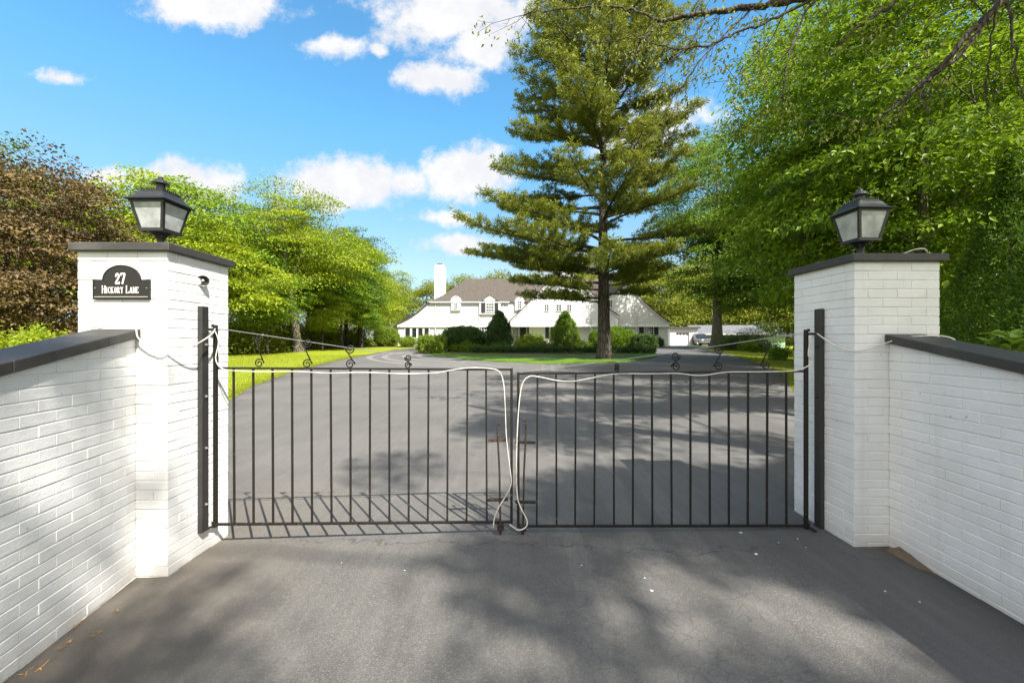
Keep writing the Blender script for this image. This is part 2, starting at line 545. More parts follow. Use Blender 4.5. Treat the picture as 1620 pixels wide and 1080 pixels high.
def mesh_np(name, verts, faces_list, m, parent=None, tint=None, smooth=False):
    """faces_list: list of int arrays of shape (n,3) or (n,4)"""
    me = bpy.data.meshes.new(name)
    verts = np.asarray(verts, dtype=np.float32)
    me.vertices.add(len(verts))
    me.vertices.foreach_set('co', verts.ravel())
    loops, starts, k = [], [], 0
    for f in faces_list:
        if len(f) == 0:
            continue
        f = np.asarray(f, dtype=np.int32)
        loops.append(f.ravel())
        starts.append(k + np.arange(len(f), dtype=np.int32) * f.shape[1])
        k += f.size
    loops = np.concatenate(loops)
    starts = np.concatenate(starts)
    me.loops.add(len(loops))
    me.loops.foreach_set('vertex_index', loops)
    me.polygons.add(len(starts))
    me.polygons.foreach_set('loop_start', starts)
    me.polygons.foreach_set('use_smooth', np.full(len(starts), bool(smooth)))
    if tint is not None:
        a = me.attributes.new('tint', 'FLOAT', 'FACE')
        a.data.foreach_set('value', np.asarray(tint, dtype=np.float32))
    me.update(calc_edges=True)
    me.materials.append(m)
    return link(bpy.data.objects.new(name, me), parent)


def add_box(bm, x0, x1, y0, y1, z0, z1, bevel=0.0, mtx=None):
    vs_ = [bm.verts.new(v) for v in ((x0, y0, z0), (x1, y0, z0), (x1, y1, z0), (x0, y1, z0),
                                     (x0, y0, z1), (x1, y0, z1), (x1, y1, z1), (x0, y1, z1))]
    fs = [bm.faces.new([vs_[i] for i in q]) for q in ((3, 2, 1, 0), (4, 5, 6, 7), (0, 1, 5, 4), (1, 2, 6, 5), (2, 3, 7, 6), (3, 0, 4, 7))]
    if mtx is not None:
        for v in vs_:
            v.co = mtx @ v.co
    if bevel > 0:
        es = list({e for f in fs for e in f.edges})
        bmesh.ops.bevel(bm, geom=es, offset=bevel, segments=1, affect='EDGES', profile=0.6)
    return vs_


def box(name, dims, m, parent=None, bevel=0.0):
    bm = bmesh.new()
    add_box(bm, *dims, bevel=bevel)
    return obj_bm(name, bm, m, parent)


def tube_np(pts, radii, sides=8):
    """continuous tube along pts; returns verts, quads (with end caps as fans of quads left open)"""
    P = np.asarray(pts, dtype=float)
    n = len(P)
    T = np.zeros_like(P)
    T[1:-1] = P[2:] - P[:-2]
    T[0] = P[1] - P[0]
    T[-1] = P[-1] - P[-2]
    T /= np.maximum(np.linalg.norm(T, axis=1, keepdims=True), 1e-9)
    up = np.array([0.0, 0.0, 1.0]) if abs(T[0][2]) < 0.85 else np.array([1.0, 0.0, 0.0])
    A = np.zeros_like(P)
    a = up - T[0] * np.dot(up, T[0])
    a /= np.linalg.norm(a)
    A[0] = a
    for i in range(1, n):
        a = A[i - 1] - T[i] * np.dot(A[i - 1], T[i])
        l = np.linalg.norm(a)
        A[i] = a / l if l > 1e-6 else A[i - 1]
    B = np.cross(T, A)
    ang = np.arange(sides) / sides * 2 * np.pi
    r = np.broadcast_to(np.asarray(radii, dtype=float), (n,))
    V = P[:, None, :] + r[:, None, None] * (np.cos(ang)[None, :, None] * A[:, None, :] + np.sin(ang)[None, :, None] * B[:, None, :])
    V = V.reshape(-1, 3)
    i = np.arange(n - 1)[:, None] * sides
    j = np.arange(sides)[None, :]
    j2 = (j + 1) % sides
    Q = np.stack([i + j, i + j2, i + sides + j2, i + sides + j], axis=-1).reshape(-1, 4)
    return V, Q


class Acc:
    """collects raw geometry for ONE mesh"""
    def __init__(self):
        self.v, self.q, self.t, self.tq, self.tt, self.n = [], [], [], [], [], 0

    def add(self, V, Q=None, T=None):
        self.v.append(V)
        if Q is not None and len(Q):
            self.q.append(Q + self.n)
        if T is not None and len(T):
            self.t.append(T + self.n)
        self.n += len(V)

    def tube(self, pts, radii, sides=8):
        V, Q = tube_np(pts, radii, sides)
        self.add(V, Q)
        # close the ends
        n = len(V)
        for ring in (np.arange(sides)[::-1], np.arange(n - sides, n)):
            T = np.stack([np.full(sides - 2, ring[0]), ring[1:-1], ring[2:]], axis=1)
            self.t.append(T + self.n - n)

    def build(self, name, m, parent=None, smooth=False):
        fl = []
        if self.q:
            fl.append(np.concatenate(self.q))
        if self.t:
            fl.append(np.concatenate(self.t))
        return mesh_np(name, np.concatenate(self.v), fl, m, parent, smooth=smooth)


def smoothpath(pts, n=8):
    """Catmull-Rom through control points"""
    P = [np.array(p, dtype=float) for p in pts]
    P = [2 * P[0] - P[1]] + P + [2 * P[-1] - P[-2]]
    out = []
    for i in range(1, len(P) - 2):
        for k in range(n):
            t = k / n
            out.append(0.5 * ((2 * P[i]) + (-P[i - 1] + P[i + 1]) * t + (2 * P[i - 1] - 5 * P[i] + 4 * P[i + 1] - P[i + 2]) * t * t + (-P[i - 1] + 3 * P[i] - 3 * P[i + 1] + P[i + 2]) * t ** 3))
    out.append(P[-2])
    return np.array(out)


def survey(px, py, d):
    """photo measurement -> world point at distance d in front of the camera (metres)"""
    return np.array(((px - 810) / 655.0 * d, d, CAMZ + (540 - py) / 655.0 * d))


# ------------------------------------------------------------------ ground
def sstep(x, a, b):
    t = np.clip((np.asarray(x, dtype=float) - a) / (b - a), 0, 1)
    return t * t * (3 - 2 * t)


def gz(x, y):
    x = np.asarray(x, dtype=float)
    y = np.asarray(y, dtype=float)
    cross = 0.026 * np.clip(x, -7, 7) * (1 - sstep(y, 6, 24))
    rise = 0.0205 * (np.clip(y, 4, 52) - 4)
    return cross + rise


def gzf(x, y):
    return float(gz(x, y))


LEFT_EDGE = [(-2.9, 3.3), (-3.3, 4.4), (-4.6, 6.3), (-6.4, 9.0), (-7.66, 11.2), (-8.75, 13.9), (-9.3, 16.4), (-9.75, 18.6), (-10.3, 22.2), (-10.9, 26.9), (-11.3, 32.0), (-11.75, 38.5), (-11.6, 44.0), (-10.8, 49.2), (-8.0, 52.6)]
RIGHT_EDGE = [(3.05, 3.9), (3.6, 5.0), (4.9, 6.9), (6.2, 8.8), (7.1, 10.4), (8.6, 12.9), (11.3, 17.4), (13.4, 22.3), (15.6, 28.3), (17.4, 33.5), (18.9, 38.9), (20.2, 43.4), (20.9, 50.0), (24.5, 54.5), (31.0, 58.0), (31, 66), (20.9, 66.0), (20.9, 53.4), (8, 53.2)]
drive_outline = [(-2.62, 2.6), (-2.45, 1.5), (-2.2, 0.0), (-2.1, -3.2), (-14, -3.6), (-14, -12), (14, -12), (14, -3.6), (2.72, -3.0), (2.76, 2.0), (2.84, 3.2)] + RIGHT_EDGE + LEFT_EDGE[::-1]
# island in the turning circle
ISLAND = []
for (px, py) in ((677, 560.2), (700, 564), (745, 569), (800, 572.6), (870, 575.3), (945, 575.3), (1000, 571.6), (1030, 567), (1042, 563)):
    k = (py - 540) / 655.0
    d = (CAMZ + 0.082) / (k + 0.0205)
    ISLAND.append(((px - 810) / 655.0 * d, d))
ISLAND += [(11.2, 33.0), (10.6, 37.0), (7.5, 40.0), (0, 41.0), (-5.5, 39.5), (-7.4, 37.0)]


def sheet(name, outline, hole, step, dz, m, skirt=0.0):
    """triangulated sheet following the ground inside outline minus hole"""
    def dens(poly, st):
        out = []
        for i in range(len(poly)):
            a, b = np.array(poly[i], float), np.array(poly[(i + 1) % len(poly)], float)
            k = max(1, int(np.linalg.norm(b - a) / st))
            for j in range(k):
                out.append(tuple(a + (b - a) * j / k))
        return out
    o = dens(outline, step)
    pts = list(o)
    edges = [(i, (i + 1) % len(o)) for i in range(len(o))]
    if hole:
        h = dens(hole, step)
        b0 = len(pts)
        pts += h
        edges += [(b0 + i, b0 + (i + 1) % len(h)) for i in range(len(h))]
    xs = [p[0] for p in o]
    ys = [p[1] for p in o]
    def inside(p, poly):
        c = False
        j = len(poly) - 1
        for i in range(len(poly)):
            if (poly[i][1] > p[1]) != (poly[j][1] > p[1]) and p[0] < (poly[j][0] - poly[i][0]) * (p[1] - poly[i][1]) / (poly[j][1] - poly[i][1]) + poly[i][0]:
                c = not c
            j = i
        return c
    y = min(ys) + step / 2
    while y < max(ys):
        x = min(xs) + step / 2
        while x < max(xs):
            pts.append((x, y))
            x += step
        y += step
    vv, _, ff, _, _, _ = delaunay_2d_cdt([Vector(p) for p in pts], edges, [], 0, 1e-5)
    bm = bmesh.new()
    bv = [bm.verts.new((v.x, v.y, gzf(v.x, v.y) + dz)) for v in vv]
    for f in ff:
        c = (sum(vv[i].x for i in f) / 3, sum(vv[i].y for i in f) / 3)
        if inside(c, outline) and not (hole and inside(c, hole)):
            bm.faces.new([bv[i] for i in f])
    for v in [v for v in bm.verts if not v.link_faces]:
        bm.verts.remove(v)
    if skirt:
        be = [e for e in bm.edges if len(e.link_faces) == 1]
        ret = bmesh.ops.extrude_edge_only(bm, edges=be)
        for v in ret['geom']:
            if isinstance(v, bmesh.types.BMVert):
                v.co.z -= skirt
    bmesh.ops.recalc_face_normals(bm, faces=bm.faces)
    up = sum(f.normal.z for f in bm.faces)
    if up < 0:
        bmesh.ops.reverse_faces(bm, faces=bm.faces)
    return obj_bm(name, bm, m, smooth=True)


def build_ground():
    # one terrain sheet out to the horizon
    gx = np.concatenate([np.linspace(-700, -70, 10), np.arange(-64, 65, 2.0), np.linspace(70, 700, 10)])
    gy = np.concatenate([np.linspace(-400, -30, 8), np.arange(-26, 92, 2.0), np.linspace(100, 1200, 12)])
    X, Y = np.meshgrid(gx, gy)
    Z = gz(X, Y) - 0.02
    V = np.stack([X.ravel(), Y.ravel(), Z.ravel()], axis=1)
    nx, ny = len(gx), len(gy)
    i = (np.arange(ny - 1)[:, None] * nx + np.arange(nx - 1)[None, :]).ravel()
    Q = np.stack([i, i + 1, i + nx + 1, i + nx], axis=1)
    tag(mesh_np('ground', V, [Q], LAWN, smooth=True), 'mown lawn and ground around the drive', None, kind='structure')
    tag(sheet('driveway', drive_outline, ISLAND, 1.0, 0.0, ASPHALT, skirt=0.03), 'grey asphalt drive running through the gate to the turning circle', None, kind='structure')
    tag(sheet('island_lawn', [(a * 0.998 + 0.004, b * 0.998 + 0.06) for a, b in ISLAND], None, 1.0, 0.05, mat('island_turf', m_island), skirt=0.09), 'green grass island inside the turning circle', None, kind='structure')
    # worn soil in the corner under the right wall
    bm = bmesh.new()
    rr = random.Random(4)
    ring, c = [], bm.verts.new((2.805, 3.0, 0.115))
    for k in range(18):
        a = k / 18 * 2 * math.pi
        r = 0.9 + rr.uniform(-.12, .12)
        x, y = 2.795 + 0.08 * r * math.cos(a), 2.88 + 0.24 * r * math.sin(a)
        ring.append(bm.verts.new((x, y, gzf(x, y) - 0.012)))
    for k in range(18):
        bm.faces.new((c, ring[k], ring[(k + 1) % 18]))
    bmesh.ops.subdivide_edges(bm, edges=bm.edges, cuts=2, use_grid_fill=True)
    for v in bm.verts:
        v.co.z += rr.uniform(-.004, .006)
    tag(obj_bm('soil_patch', bm, SOIL, smooth=True), 'bare brown soil heaped in the corner under the right wall', None, kind='structure')
    # mulch bed on the island behind the low hedge
    bed = [(-6.4, 34.0), (-4, 33.3), (0, 32.7), (4.2, 32.4), (9.6, 32.6), (10.0, 36), (7, 39.2), (0, 40), (-5, 38.6), (-6.8, 36.6)]
    tag(sheet('planting_bed', bed, None, 1.0, 0.085, MULCH, skirt=0.1), 'brown mulch bed under the island shrubs', None, kind='structure')
    bed2 = [(-17.2, 48.6), (-10.9, 51.6), (-11.0, 54.2), (-20, 54.6)]
    tag(sheet('planting_bed', bed2, None, 1.0, 0.03, MULCH, skirt=0.05), 'brown mulch strip along the left wing of the house', None, kind='structure')


def m_island(nt):
    co = objco(nt)
    n1 = nt.noise(co, 0.8, 4).outputs[0]
    n2 = nt.noise(co, 16, 5, 0.7).outputs[0]
    c = nt.mix(nt.smooth(n1, 0.3, 0.7), (0.065, 0.140, 0.008), (0.130, 0.195, 0.010))
    c = nt.mix(nt.math('MULTIPLY', nt.smooth(n2, 0.35, 0.7), 0.75), c, (0.035, 0.085, 0.006))
    return principled(nt, c, 0.75, spec=0.2, normal=bump(nt, n2, 0.7, 0.04))


build_ground()

# ------------------------------------------------------------------ brick work
COURSE = 0.0677


def bricks_mesh(name, cells, m, parent, seed=1, top=None):
    """cells: list of (origin, along, outward, length, depth, z) -> one mesh of rounded bricks.
    top: function(point)->max z, for raked walls"""
    rr = random.Random(seed)
    acc = Acc()
    b = 0.0045
    for (o, al, ou, L, D, z) in cells:
        o = np.array(o, float)
        al = np.array(al, float)
        ou = np.array(ou, float)
        jo = 0.0044 + rr.uniform(-.0016, .0013)
        ja = 0.0002 + (rr.uniform(0, .0016) if rr.random() < .35 else 0.0)
        off = rr.uniform(-.0016, .0016)
        tilt = rr.uniform(-.0012, .0012)
        zlo, zhi = z + 0.0008 + rr.uniform(-.0006, .0008), z + COURSE - jo
        # front outline rings: outer (recessed by b) and inner (proud)
        loops = []
        for dz_, ins in ((-D, 0.0), (-b, 0.0), (0.0, b)):
            ring = []
            for (s, zz) in ((ja + ins * .45, zlo + ins * .7), (L - ja - ins * .45, zlo + ins * .7), (L - ja - ins * .45, zhi - ins), (ja + ins * .45, zhi - ins)):
                p = o + al * s + ou * (dz_ + off + tilt * (1 if s > L / 2 else -1))
                zz_ = zz + rr.uniform(-.0008, .0008)
                ring.append((p[0], p[1], zz_))
            loops.append(ring)
        V = np.array(loops[0] + loops[1] + loops[2])
        if top is not None:
            for k in range(len(V)):
                V[k, 2] = min(V[k, 2], top(V[k]))
            if V[:, 2].max() - z < 0.006:
                continue
        Q = []
        for r in range(2):
            for k in range(4):
                k2 = (k + 1) % 4
                Q.append((r * 4 + k, r * 4 + k2, r * 4 + 4 + k2, r * 4 + 4 + k))
        Q.append((8, 9, 10, 11))
        acc.add(V, np.array(Q))
    return acc.build(name, m, parent)


def pillar(name, label, x0, x1, y0, y1, zb, zt, seed):
    root = thing(name, label, 'pillar', ((x0 + x1) / 2, (y0 + y1) / 2, zb), 'white brick gate pillars')
    cx, cy = (x0 + x1) / 2, (y0 + y1) / 2
    X0, X1, Y0, Y1, Z0, Z1 = x0 - cx, x1 - cx, y0 - cy, y1 - cy, -0.25, zt - zb
    cap_t = 0.058
    core_top = Z1 - cap_t
    bm = bmesh.new()
    i = 0.0042
    add_box(bm, X0 + i, X1 - i, Y0 + i, Y1 - i, Z0, core_top)
    obj_bm('mortar', bm, MORTAR, root)
    W, D = X1 - X0, Y1 - Y0
    cells = []
    n = int(math.ceil((core_top - Z0) / COURSE))
    hb = 0.1
    for k in range(n):
        z = core_top - (k + 1) * COURSE
        def row(o, al, ou, L, full):
            if full:
                parts = [L / 3] * 3
            else:
                parts = [(L) / 2] * 2
            s = 0
            for p in parts:
                q = (o[0] + al[0] * s, o[1] + al[1] * s, 0)
                cells.append((q, al, ou, p, hb, z))
                s += p
        if k % 2 == 0:
            row((X0, Y0, 0), (1, 0, 0), (0, -1, 0), W, True)
            row((X1, Y1, 0), (-1, 0, 0), (0, 1, 0), W, True)
            row((X1, Y0 + hb, 0), (0, 1, 0), (1, 0, 0), D - 2 * hb, False)
            row((X0, Y1 - hb, 0), (0, -1, 0), (-1, 0, 0), D - 2 * hb, False)
        else:
            row((X1, Y0, 0), (0, 1, 0), (1, 0, 0), D, True)
            row((X0, Y1, 0), (0, -1, 0), (-1, 0, 0), D, True)
            row((X0 + hb, Y0, 0), (1, 0, 0), (0, -1, 0), W - 2 * hb, False)
            row((X1 - hb, Y1, 0), (-1, 0, 0), (0, 1, 0), W - 2 * hb, False)
    bricks_mesh('brickwork', cells, WHITE, root, seed)
    bm = bmesh.new()
    e = 0.036
    add_box(bm, X0 - e, X1 + e, Y0 - e, Y1 + e, Z1 - cap_t, Z1, bevel=0.005)
    obj_bm('capstone', bm, CAP, root)
    return root


PL = dict(x0=-3.081, x1=-2.444, y0=2.937, y1=3.567, zb=-0.064, zt=2.300)
PR = dict(x0=2.565, x1=3.204, y0=3.10, y1=3.765, zb=0.066, zt=2.258)
pillar('gate_pillar', 'white brick pillar carrying the black address plaque', seed=11, **PL)
pillar('gate_pillar', 'white brick pillar without a plaque, its gate side in shade', seed=23, **PR)


def wing_wall(name, label, a, bnd, side, ztop_a, slope, zg, seed):
    """raked wall from a (at the pillar) to bnd (towards the street); side=+1 if its drive face looks to +x"""
    a = np.array(a, float)
    bnd = np.array(bnd, float)
    L = np.linalg.norm(bnd - a)
    al = (bnd - a) / L
    ou = np.array((-al[1], al[0]))
    if ou[0] * side < 0:
        ou = -ou
    th = 0.215
    capt = 0.062
    root = thing(name, label, 'wall', (a[0], a[1], zg), 'raked brick wing walls')
    LOW = ztop_a - 1.15
    def topz(s):
        return max(ztop_a - slope * s, LOW)
    def at(s, o, z):
        p = a + al * s + ou * o - a
        return (p[0], p[1], z - zg)
    # mortar core
    bm = bmesh.new()
    ns = 24
    rings = []
    for k in range(ns + 1):
        s = L * k / ns
        t = topz(s) - capt - 0.001
        rings.append([bm.verts.new(at(s, o, z)) for (o, z) in ((-0.0042, -0.35), (-0.0042, t), (-th + .0042, t), (-th + .0042, -0.35))])
    for k in range(ns):
        for j in range(4):
            bm.faces.new((rings[k][j], rings[k + 1][j], rings[k + 1][(j + 1) % 4], rings[k][(j + 1) % 4]))
    bm.faces.new(rings[0])
    bm.faces.new(rings[-1][::-1])
    bmesh.ops.recalc_face_normals(bm, faces=bm.faces)
    obj_bm('mortar', bm, MORTAR, root)
    cells = []
    zt0 = (PL if side > 0 else PR)['zt'] - 0.058
    k = 0
    mod = 0.2125
    al3 = (al[0], al[1], 0)
    while True:
        z = zt0 - (k + 1) * COURSE
        k += 1
        if z < -0.30:
            break
        if z > ztop_a:
            continue
        for face in (0, 1):
            o3 = (ou[0], ou[1], 0) if face == 0 else (-ou[0], -ou[1], 0)
            base = 0 if face == 0 else -th
            s = -(mod / 2 if k % 2 else 0.0)
            while s < L:
                s0, s1 = max(s, 0), min(s + mod, L)
                if s1 - s0 > 0.02:
                    p = al * s0 + ou * base
                    cells.append(((p[0], p[1], 0), al3, o3, s1 - s0, 0.09, z - zg))
                s += mod
    def top(p):
        s = p[0] * al[0] + p[1] * al[1]
        return topz(s) - capt - 0.002 - zg
    bricks_mesh('brickwork', cells, WHITE, root, seed, top)
    # capstones: separate slabs butted end to end, one part
    bm = bmesh.new()
    s = 0.0
    lens = [0.30, 0.62, 0.62, 0.62, 0.62, 0.62, 0.62, 0.62, 0.62, 0.62, 0.62]
    for ln in lens:
        s1 = min(s + ln, L)
        if s1 - s < 0.03:
            break
        g = 0.0015
        o0, o1 = 0.034, -th - 0.034
        pts = []
        for ss in (s + (g if s > 0 else 0.003), s1 - g):
            t = topz(ss)
            pts.append([at(ss, o0, t - capt), at(ss, o0, t), at(ss, o1, t), at(ss, o1, t - capt)])
        vv = [bm.verts.new(p) for p in pts[0] + pts[1]]
        fs = [bm.faces.new([vv[i] for i in q]) for q in ((0, 1, 2, 3), (7, 6, 5, 4), (0, 4, 5, 1), (1, 5, 6, 2), (2, 6, 7, 3), (3, 7, 4, 0))]
        bmesh.ops.recalc_face_normals(bm, faces=fs)
        bmesh.ops.bevel(bm, geom=list({e for f in fs for e in f.edges}), offset=0.004, segments=1, affect='EDGES')
        s = s1
    obj_bm('capstone', bm, CAP, root)
    return root


wing_wall('wing_wall', 'sunlit white brick wing wall with dark sloping capstones below the plaque pillar', (-2.668, 2.936), (-1.78, -1.55), 1, 1.693, 0.200, -0.07, 5)
wing_wall('wing_wall', 'shaded white brick wing wall with dark sloping capstones and a cable over it', (2.822, 3.099), (2.56, -1.55), -1, 1.658, 0.19, 0.07, 6)

# ------------------------------------------------------------------ hinge posts on the pillars
def hinge_post(label, x0, x1, y0, y1, z0, z1, bolt_dir):
    root = thing('hinge_post', label, 'post', ((x0 + x1) / 2, (y0 + y1) / 2, z0), 'black hinge posts bolted to the pillars')
    cx, cy = (x0 + x1) / 2, (y0 + y1) / 2
    bm = bmesh.new()
    add_box(bm, x0 - cx, x1 - cx, y0 - cy, y1 - cy, 0, z1 - z0, bevel=0.003)
    obj_bm('post_bar', bm, BPAINT, root)
    for f in (0.12, 0.37, 0.60, 0.83):
        z = (z1 - z0) * f
        acc = Acc()
        xx = (x1 - cx) if bolt_dir > 0 else (x0 - cx)
        acc.tube([(xx - .002 * bolt_dir, 0.004, z), (xx + .010 * bolt_dir, 0.004, z)], [0.011, 0.009], 6)
        acc.tube([(xx + .0085 * bolt_dir, 0.004, z), (xx + .020 * bolt_dir, 0.004, z)], [0.005, 0.005], 6)
        acc.build('bolt', STEEL if bolt_dir > 0 else BPAINT, root)
    return root


hinge_post('black iron hinge post bolted to the sunlit side of the plaque pillar', -2.442, -2.404, 3.212, 3.283, 0.115, 1.878 + .0, 1)
hinge_post('black iron hinge post bolted to the shaded side of the right pillar', 2.531, 2.563, 3.394, 3.470, 0.05, 1.873, -1)


# ------------------------------------------------------------------ gate leaves
def s_scroll(acc, c, ax, h, w, mirror, r=0.0054):
    """S shaped scroll standing in the plane of ax (unit xy) and z, centred at c"""
    R0 = w / 2
    zc = h / 2 - R0
    turns = 1.55
    N = 34
    top = []
    th0 = 0.0
    for k in range(N + 1):
        t = k / N                       # from the eye outwards
        rad = R0 * (0.16 + 0.84 * t ** 0.85)
        ang = th0 - (1 - t) * turns * 2 * math.pi
        top.append((rad * math.cos(ang), zc + rad * math.sin(ang)))
    top = [(-x, z) for (x, z) in top]   # leaves the spiral on its left flank heading down
    pts = top + [(-x, -z) for (x, z) in top[::-1]]
    pts = [(x * mirror, z) for x, z in pts]
    P = np.array([(c[0] + ax[0] * x, c[1] + ax[1] * x, c[2] + z) for x, z in pts])
    acc.tube(P, r, 6)


def sq_bar(bm, p, q, w):
    """square section bar between two points"""
    p, q = Vector(p), Vector(q)
    d = q - p
    rot = d.to_track_quat('Z', 'Y').to_matrix().to_4x4()
    add_box(bm, -w / 2, w / 2, -w / 2, w / 2, 0, d.length, bevel=0.0012, mtx=Matrix.Translation(p) @ rot)


def gate_leaf(label, hinge, free, ztop_h, ztop_f, zbot_h, zbot_f, z_stile, bars, scrolls, mirror, latch):
    hinge = np.array(hinge)
    free = np.array(free)
    root = thing('gate_leaf', label, 'gate', (hinge[0], hinge[1], zbot_h), 'wrought iron gate leaves')
    o = np.array((hinge[0], hinge[1], zbot_h))
    ax = (free - hinge) / np.linalg.norm(free - hinge)
    Lg = np.linalg.norm(free - hinge)
    def at(s, z, off=0.0):
        p = hinge + ax * s
        return (p[0] - o[0] - ax[1] * off * (1 if ax[0] > 0 else -1) * -1, p[1] - o[1] + off, z - o[2])
    zt = lambda s: ztop_h + (ztop_f - ztop_h) * s / Lg
    zb = lambda s: zbot_h + (zbot_f - zbot_h) * s / Lg
    bm = bmesh.new(); sq_bar(bm, at(0, zb(0) - .012), at(0, z_stile), 0.026); obj_bm('hinge_stile', bm, IRON, root)
    bm = bmesh.new(); sq_bar(bm, at(Lg, zb(Lg) - .012), at(Lg, zt(Lg) + .012), 0.022); obj_bm('meeting_stile', bm, IRON, root)
    bm = bmesh.new(); sq_bar(bm, at(0.013, zt(0)), at(Lg - .011, zt(Lg)), 0.017); obj_bm('top_rail', bm, IRON, root)
    bm = bmesh.new(); sq_bar(bm, at(0.013, zb(0)), at(Lg - .011, zb(Lg)), 0.019); obj_bm('bottom_rail', bm, IRON, root)
    rr = random.Random(int(abs(hinge[0] * 1000)))
    for s in bars:
        bm = bmesh.new()
        j = rr.uniform(-.004, .004)
        sq_bar(bm, at(s + j, zb(s) + .0095), at(s - j, zt(s) - .0085), 0.0145)
        obj_bm('bar', bm, IRON, root)
    for (s, zc, h, w) in scrolls:
        acc = Acc()
        s_scroll(acc, at(s, zc), ax * (1 if ax[0] > 0 else -1), h, w, mirror)
        acc.build('scroll', IRON, root, smooth=True)
    # thin truss wire from the tall hinge stile down to the meeting stile
    acc = Acc()
    acc.tube([at(0, z_stile - .004), at(Lg * .5, (z_stile + zt(Lg)) / 2 - 0.012), at(Lg, zt(Lg) + .010)], 0.0028, 5)
    acc.build('brace_wire', STEEL, root)
    # hinge eyes
    for z in (z_stile - 0.01, zb(0)):
        acc = Acc()
        sgn = -1 if ax[0] > 0 else 1
        acc.tube([at(0, z - 0.006), at(-0.035 * 0.4, z - .006, -.045), at(-0.018, z - .006, -.085)], 0.010, 6)
        acc.tube([at(0, z - 0.02), at(0, z + 0.03)], 0.017, 8)
        acc.tube([at(0.0, z + 0.012, -.03), at(0.0, z + 0.035, -.03)], 0.011, 6)
        acc.build('hinge', IRON, root, smooth=False)
    # drop bolt with its brackets and block
    sb, zhi, zlo, za, zb_ = latch
    s_bar = sb - 0.135
    acc = Acc()
    wob = [(sb - .004, zhi), (sb, za), (sb + .012, (za + zb_) / 2), (sb + .016, zb_), (sb + .022, zlo)]
    path = smoothpath([at(s, z, -0.022) for s, z in wob], 6)
    acc.tube(path, 0.0085, 7)
    hook = [at(sb - .004, zhi - .004, -.022), at(sb + .004, zhi + .012, -.022), at(sb + .032, zhi + .026, -.024)]
    acc.tube(hook, 0.0075, 6)
    rod = acc.build('drop_bolt', RUST, root, smooth=True)
    for z in (za, zb_):
        bm = bmesh.new()
        p0, p1 = at(sb - .085, z, -.012), at(sb + 0.083, z + .003, -.012)
        sq_bar(bm, p0, p1, 0.022)
        obj_bm('bolt_bracket', bm, RUST if mirror > 0 else IRON, root)
    bm = bmesh.new()
    c = at(sb + .022, zlo + .03, -.02)
    add_box(bm, c[0] - .028, c[0] + .028, c[1] - .018, c[1] + .018, c[2] - .03, c[2] + .022, bevel=.004)
    add_box(bm, c[0] - .012, c[0] + .012, c[1] - .012, c[1] + .012, c[2] - .058, c[2] - .0305, bevel=.004)
    obj_bm('bolt_shoe', bm, RUST, root)
    return root


def left_pt(s):
    return None


LH, LF = np.array((-2.410, 3.366)), np.array((-0.004, 3.455))
RH, RF = np.array((2.419, 3.407)), np.array((0.052, 3.455))
LLEN, RLEN = float(np.linalg.norm(LF - LH)), float(np.linalg.norm(RF - RH))


def s_of(px, H, F):
    """distance along a leaf of the point seen at photo column px"""
    k = (px - 810) / 655.0
    d = F - H
    t = (k * H[1] - H[0]) / (d[0] - k * d[1])
    return t * float(np.linalg.norm(d))


lb = [s_of(370.2 + 30.72 * i, LH, LF) for i in range(14)]
rb = [s_of(849.7 + 30.32 * i, RH, RF) for i in range(14)]
lscr, rscr = [], []
for px, y0, y1 in ((410, 527, 582), (486, 535, 583), (554, 544, 583.5), (645.5, 560, 583.5)):
    s = s_of(px, LH, LF)
    d = 3.366 + 0.089 * s / LLEN
    z0, z1 = CAMZ + (540 - y1) / 655 * d, CAMZ + (540 - y0) / 655 * d
    lscr.append((s, (z0 + z1) / 2, z1 - z0, 0.078 if px < 600 else 0.058))
for px, y0, y1 in ((1211, 535.5, 586), (1136.5, 545, 587), (1069, 556, 587.5), (976, 574, 588.5)):
    s = s_of(px, RH, RF)
    d = 3.407 + 0.048 * s / RLEN
    z0, z1 = CAMZ + (540 - y1) / 655 * d, CAMZ + (540 - y0) / 655 * d
    rscr.append((s, (z0 + z1) / 2, z1 - z0, 0.076 if px > 1000 else 0.04))

gate_leaf('black wrought iron gate leaf hung on the plaque pillar, bars and scrolls', LH, LF, 1.388, 1.370, 0.119, 0.101, 1.717, lb, lscr, 1,
          (s_of(788, LH, LF), 0.905, 0.04, 0.782, 0.290))
gate_leaf('black wrought iron gate leaf hung on the shaded right pillar, paint flaking', RH, RF, 1.3595, 1.335, 0.090, 0.066, 1.682, rb, rscr, -1,
          (s_of(831, RH, RF), 0.940, 0.035, 0.765, 0.270))


# ------------------------------------------------------------------ white cables
def cable(label, pts, r=0.0052, m=CABLE):
    P = smoothpath(pts, 8)
    acc = Acc()
    acc.tube(P, r, 7)
    o = acc.build('cable', m, None, smooth=True)
    return tag(o, label, 'cable', 'white cables on the gate')


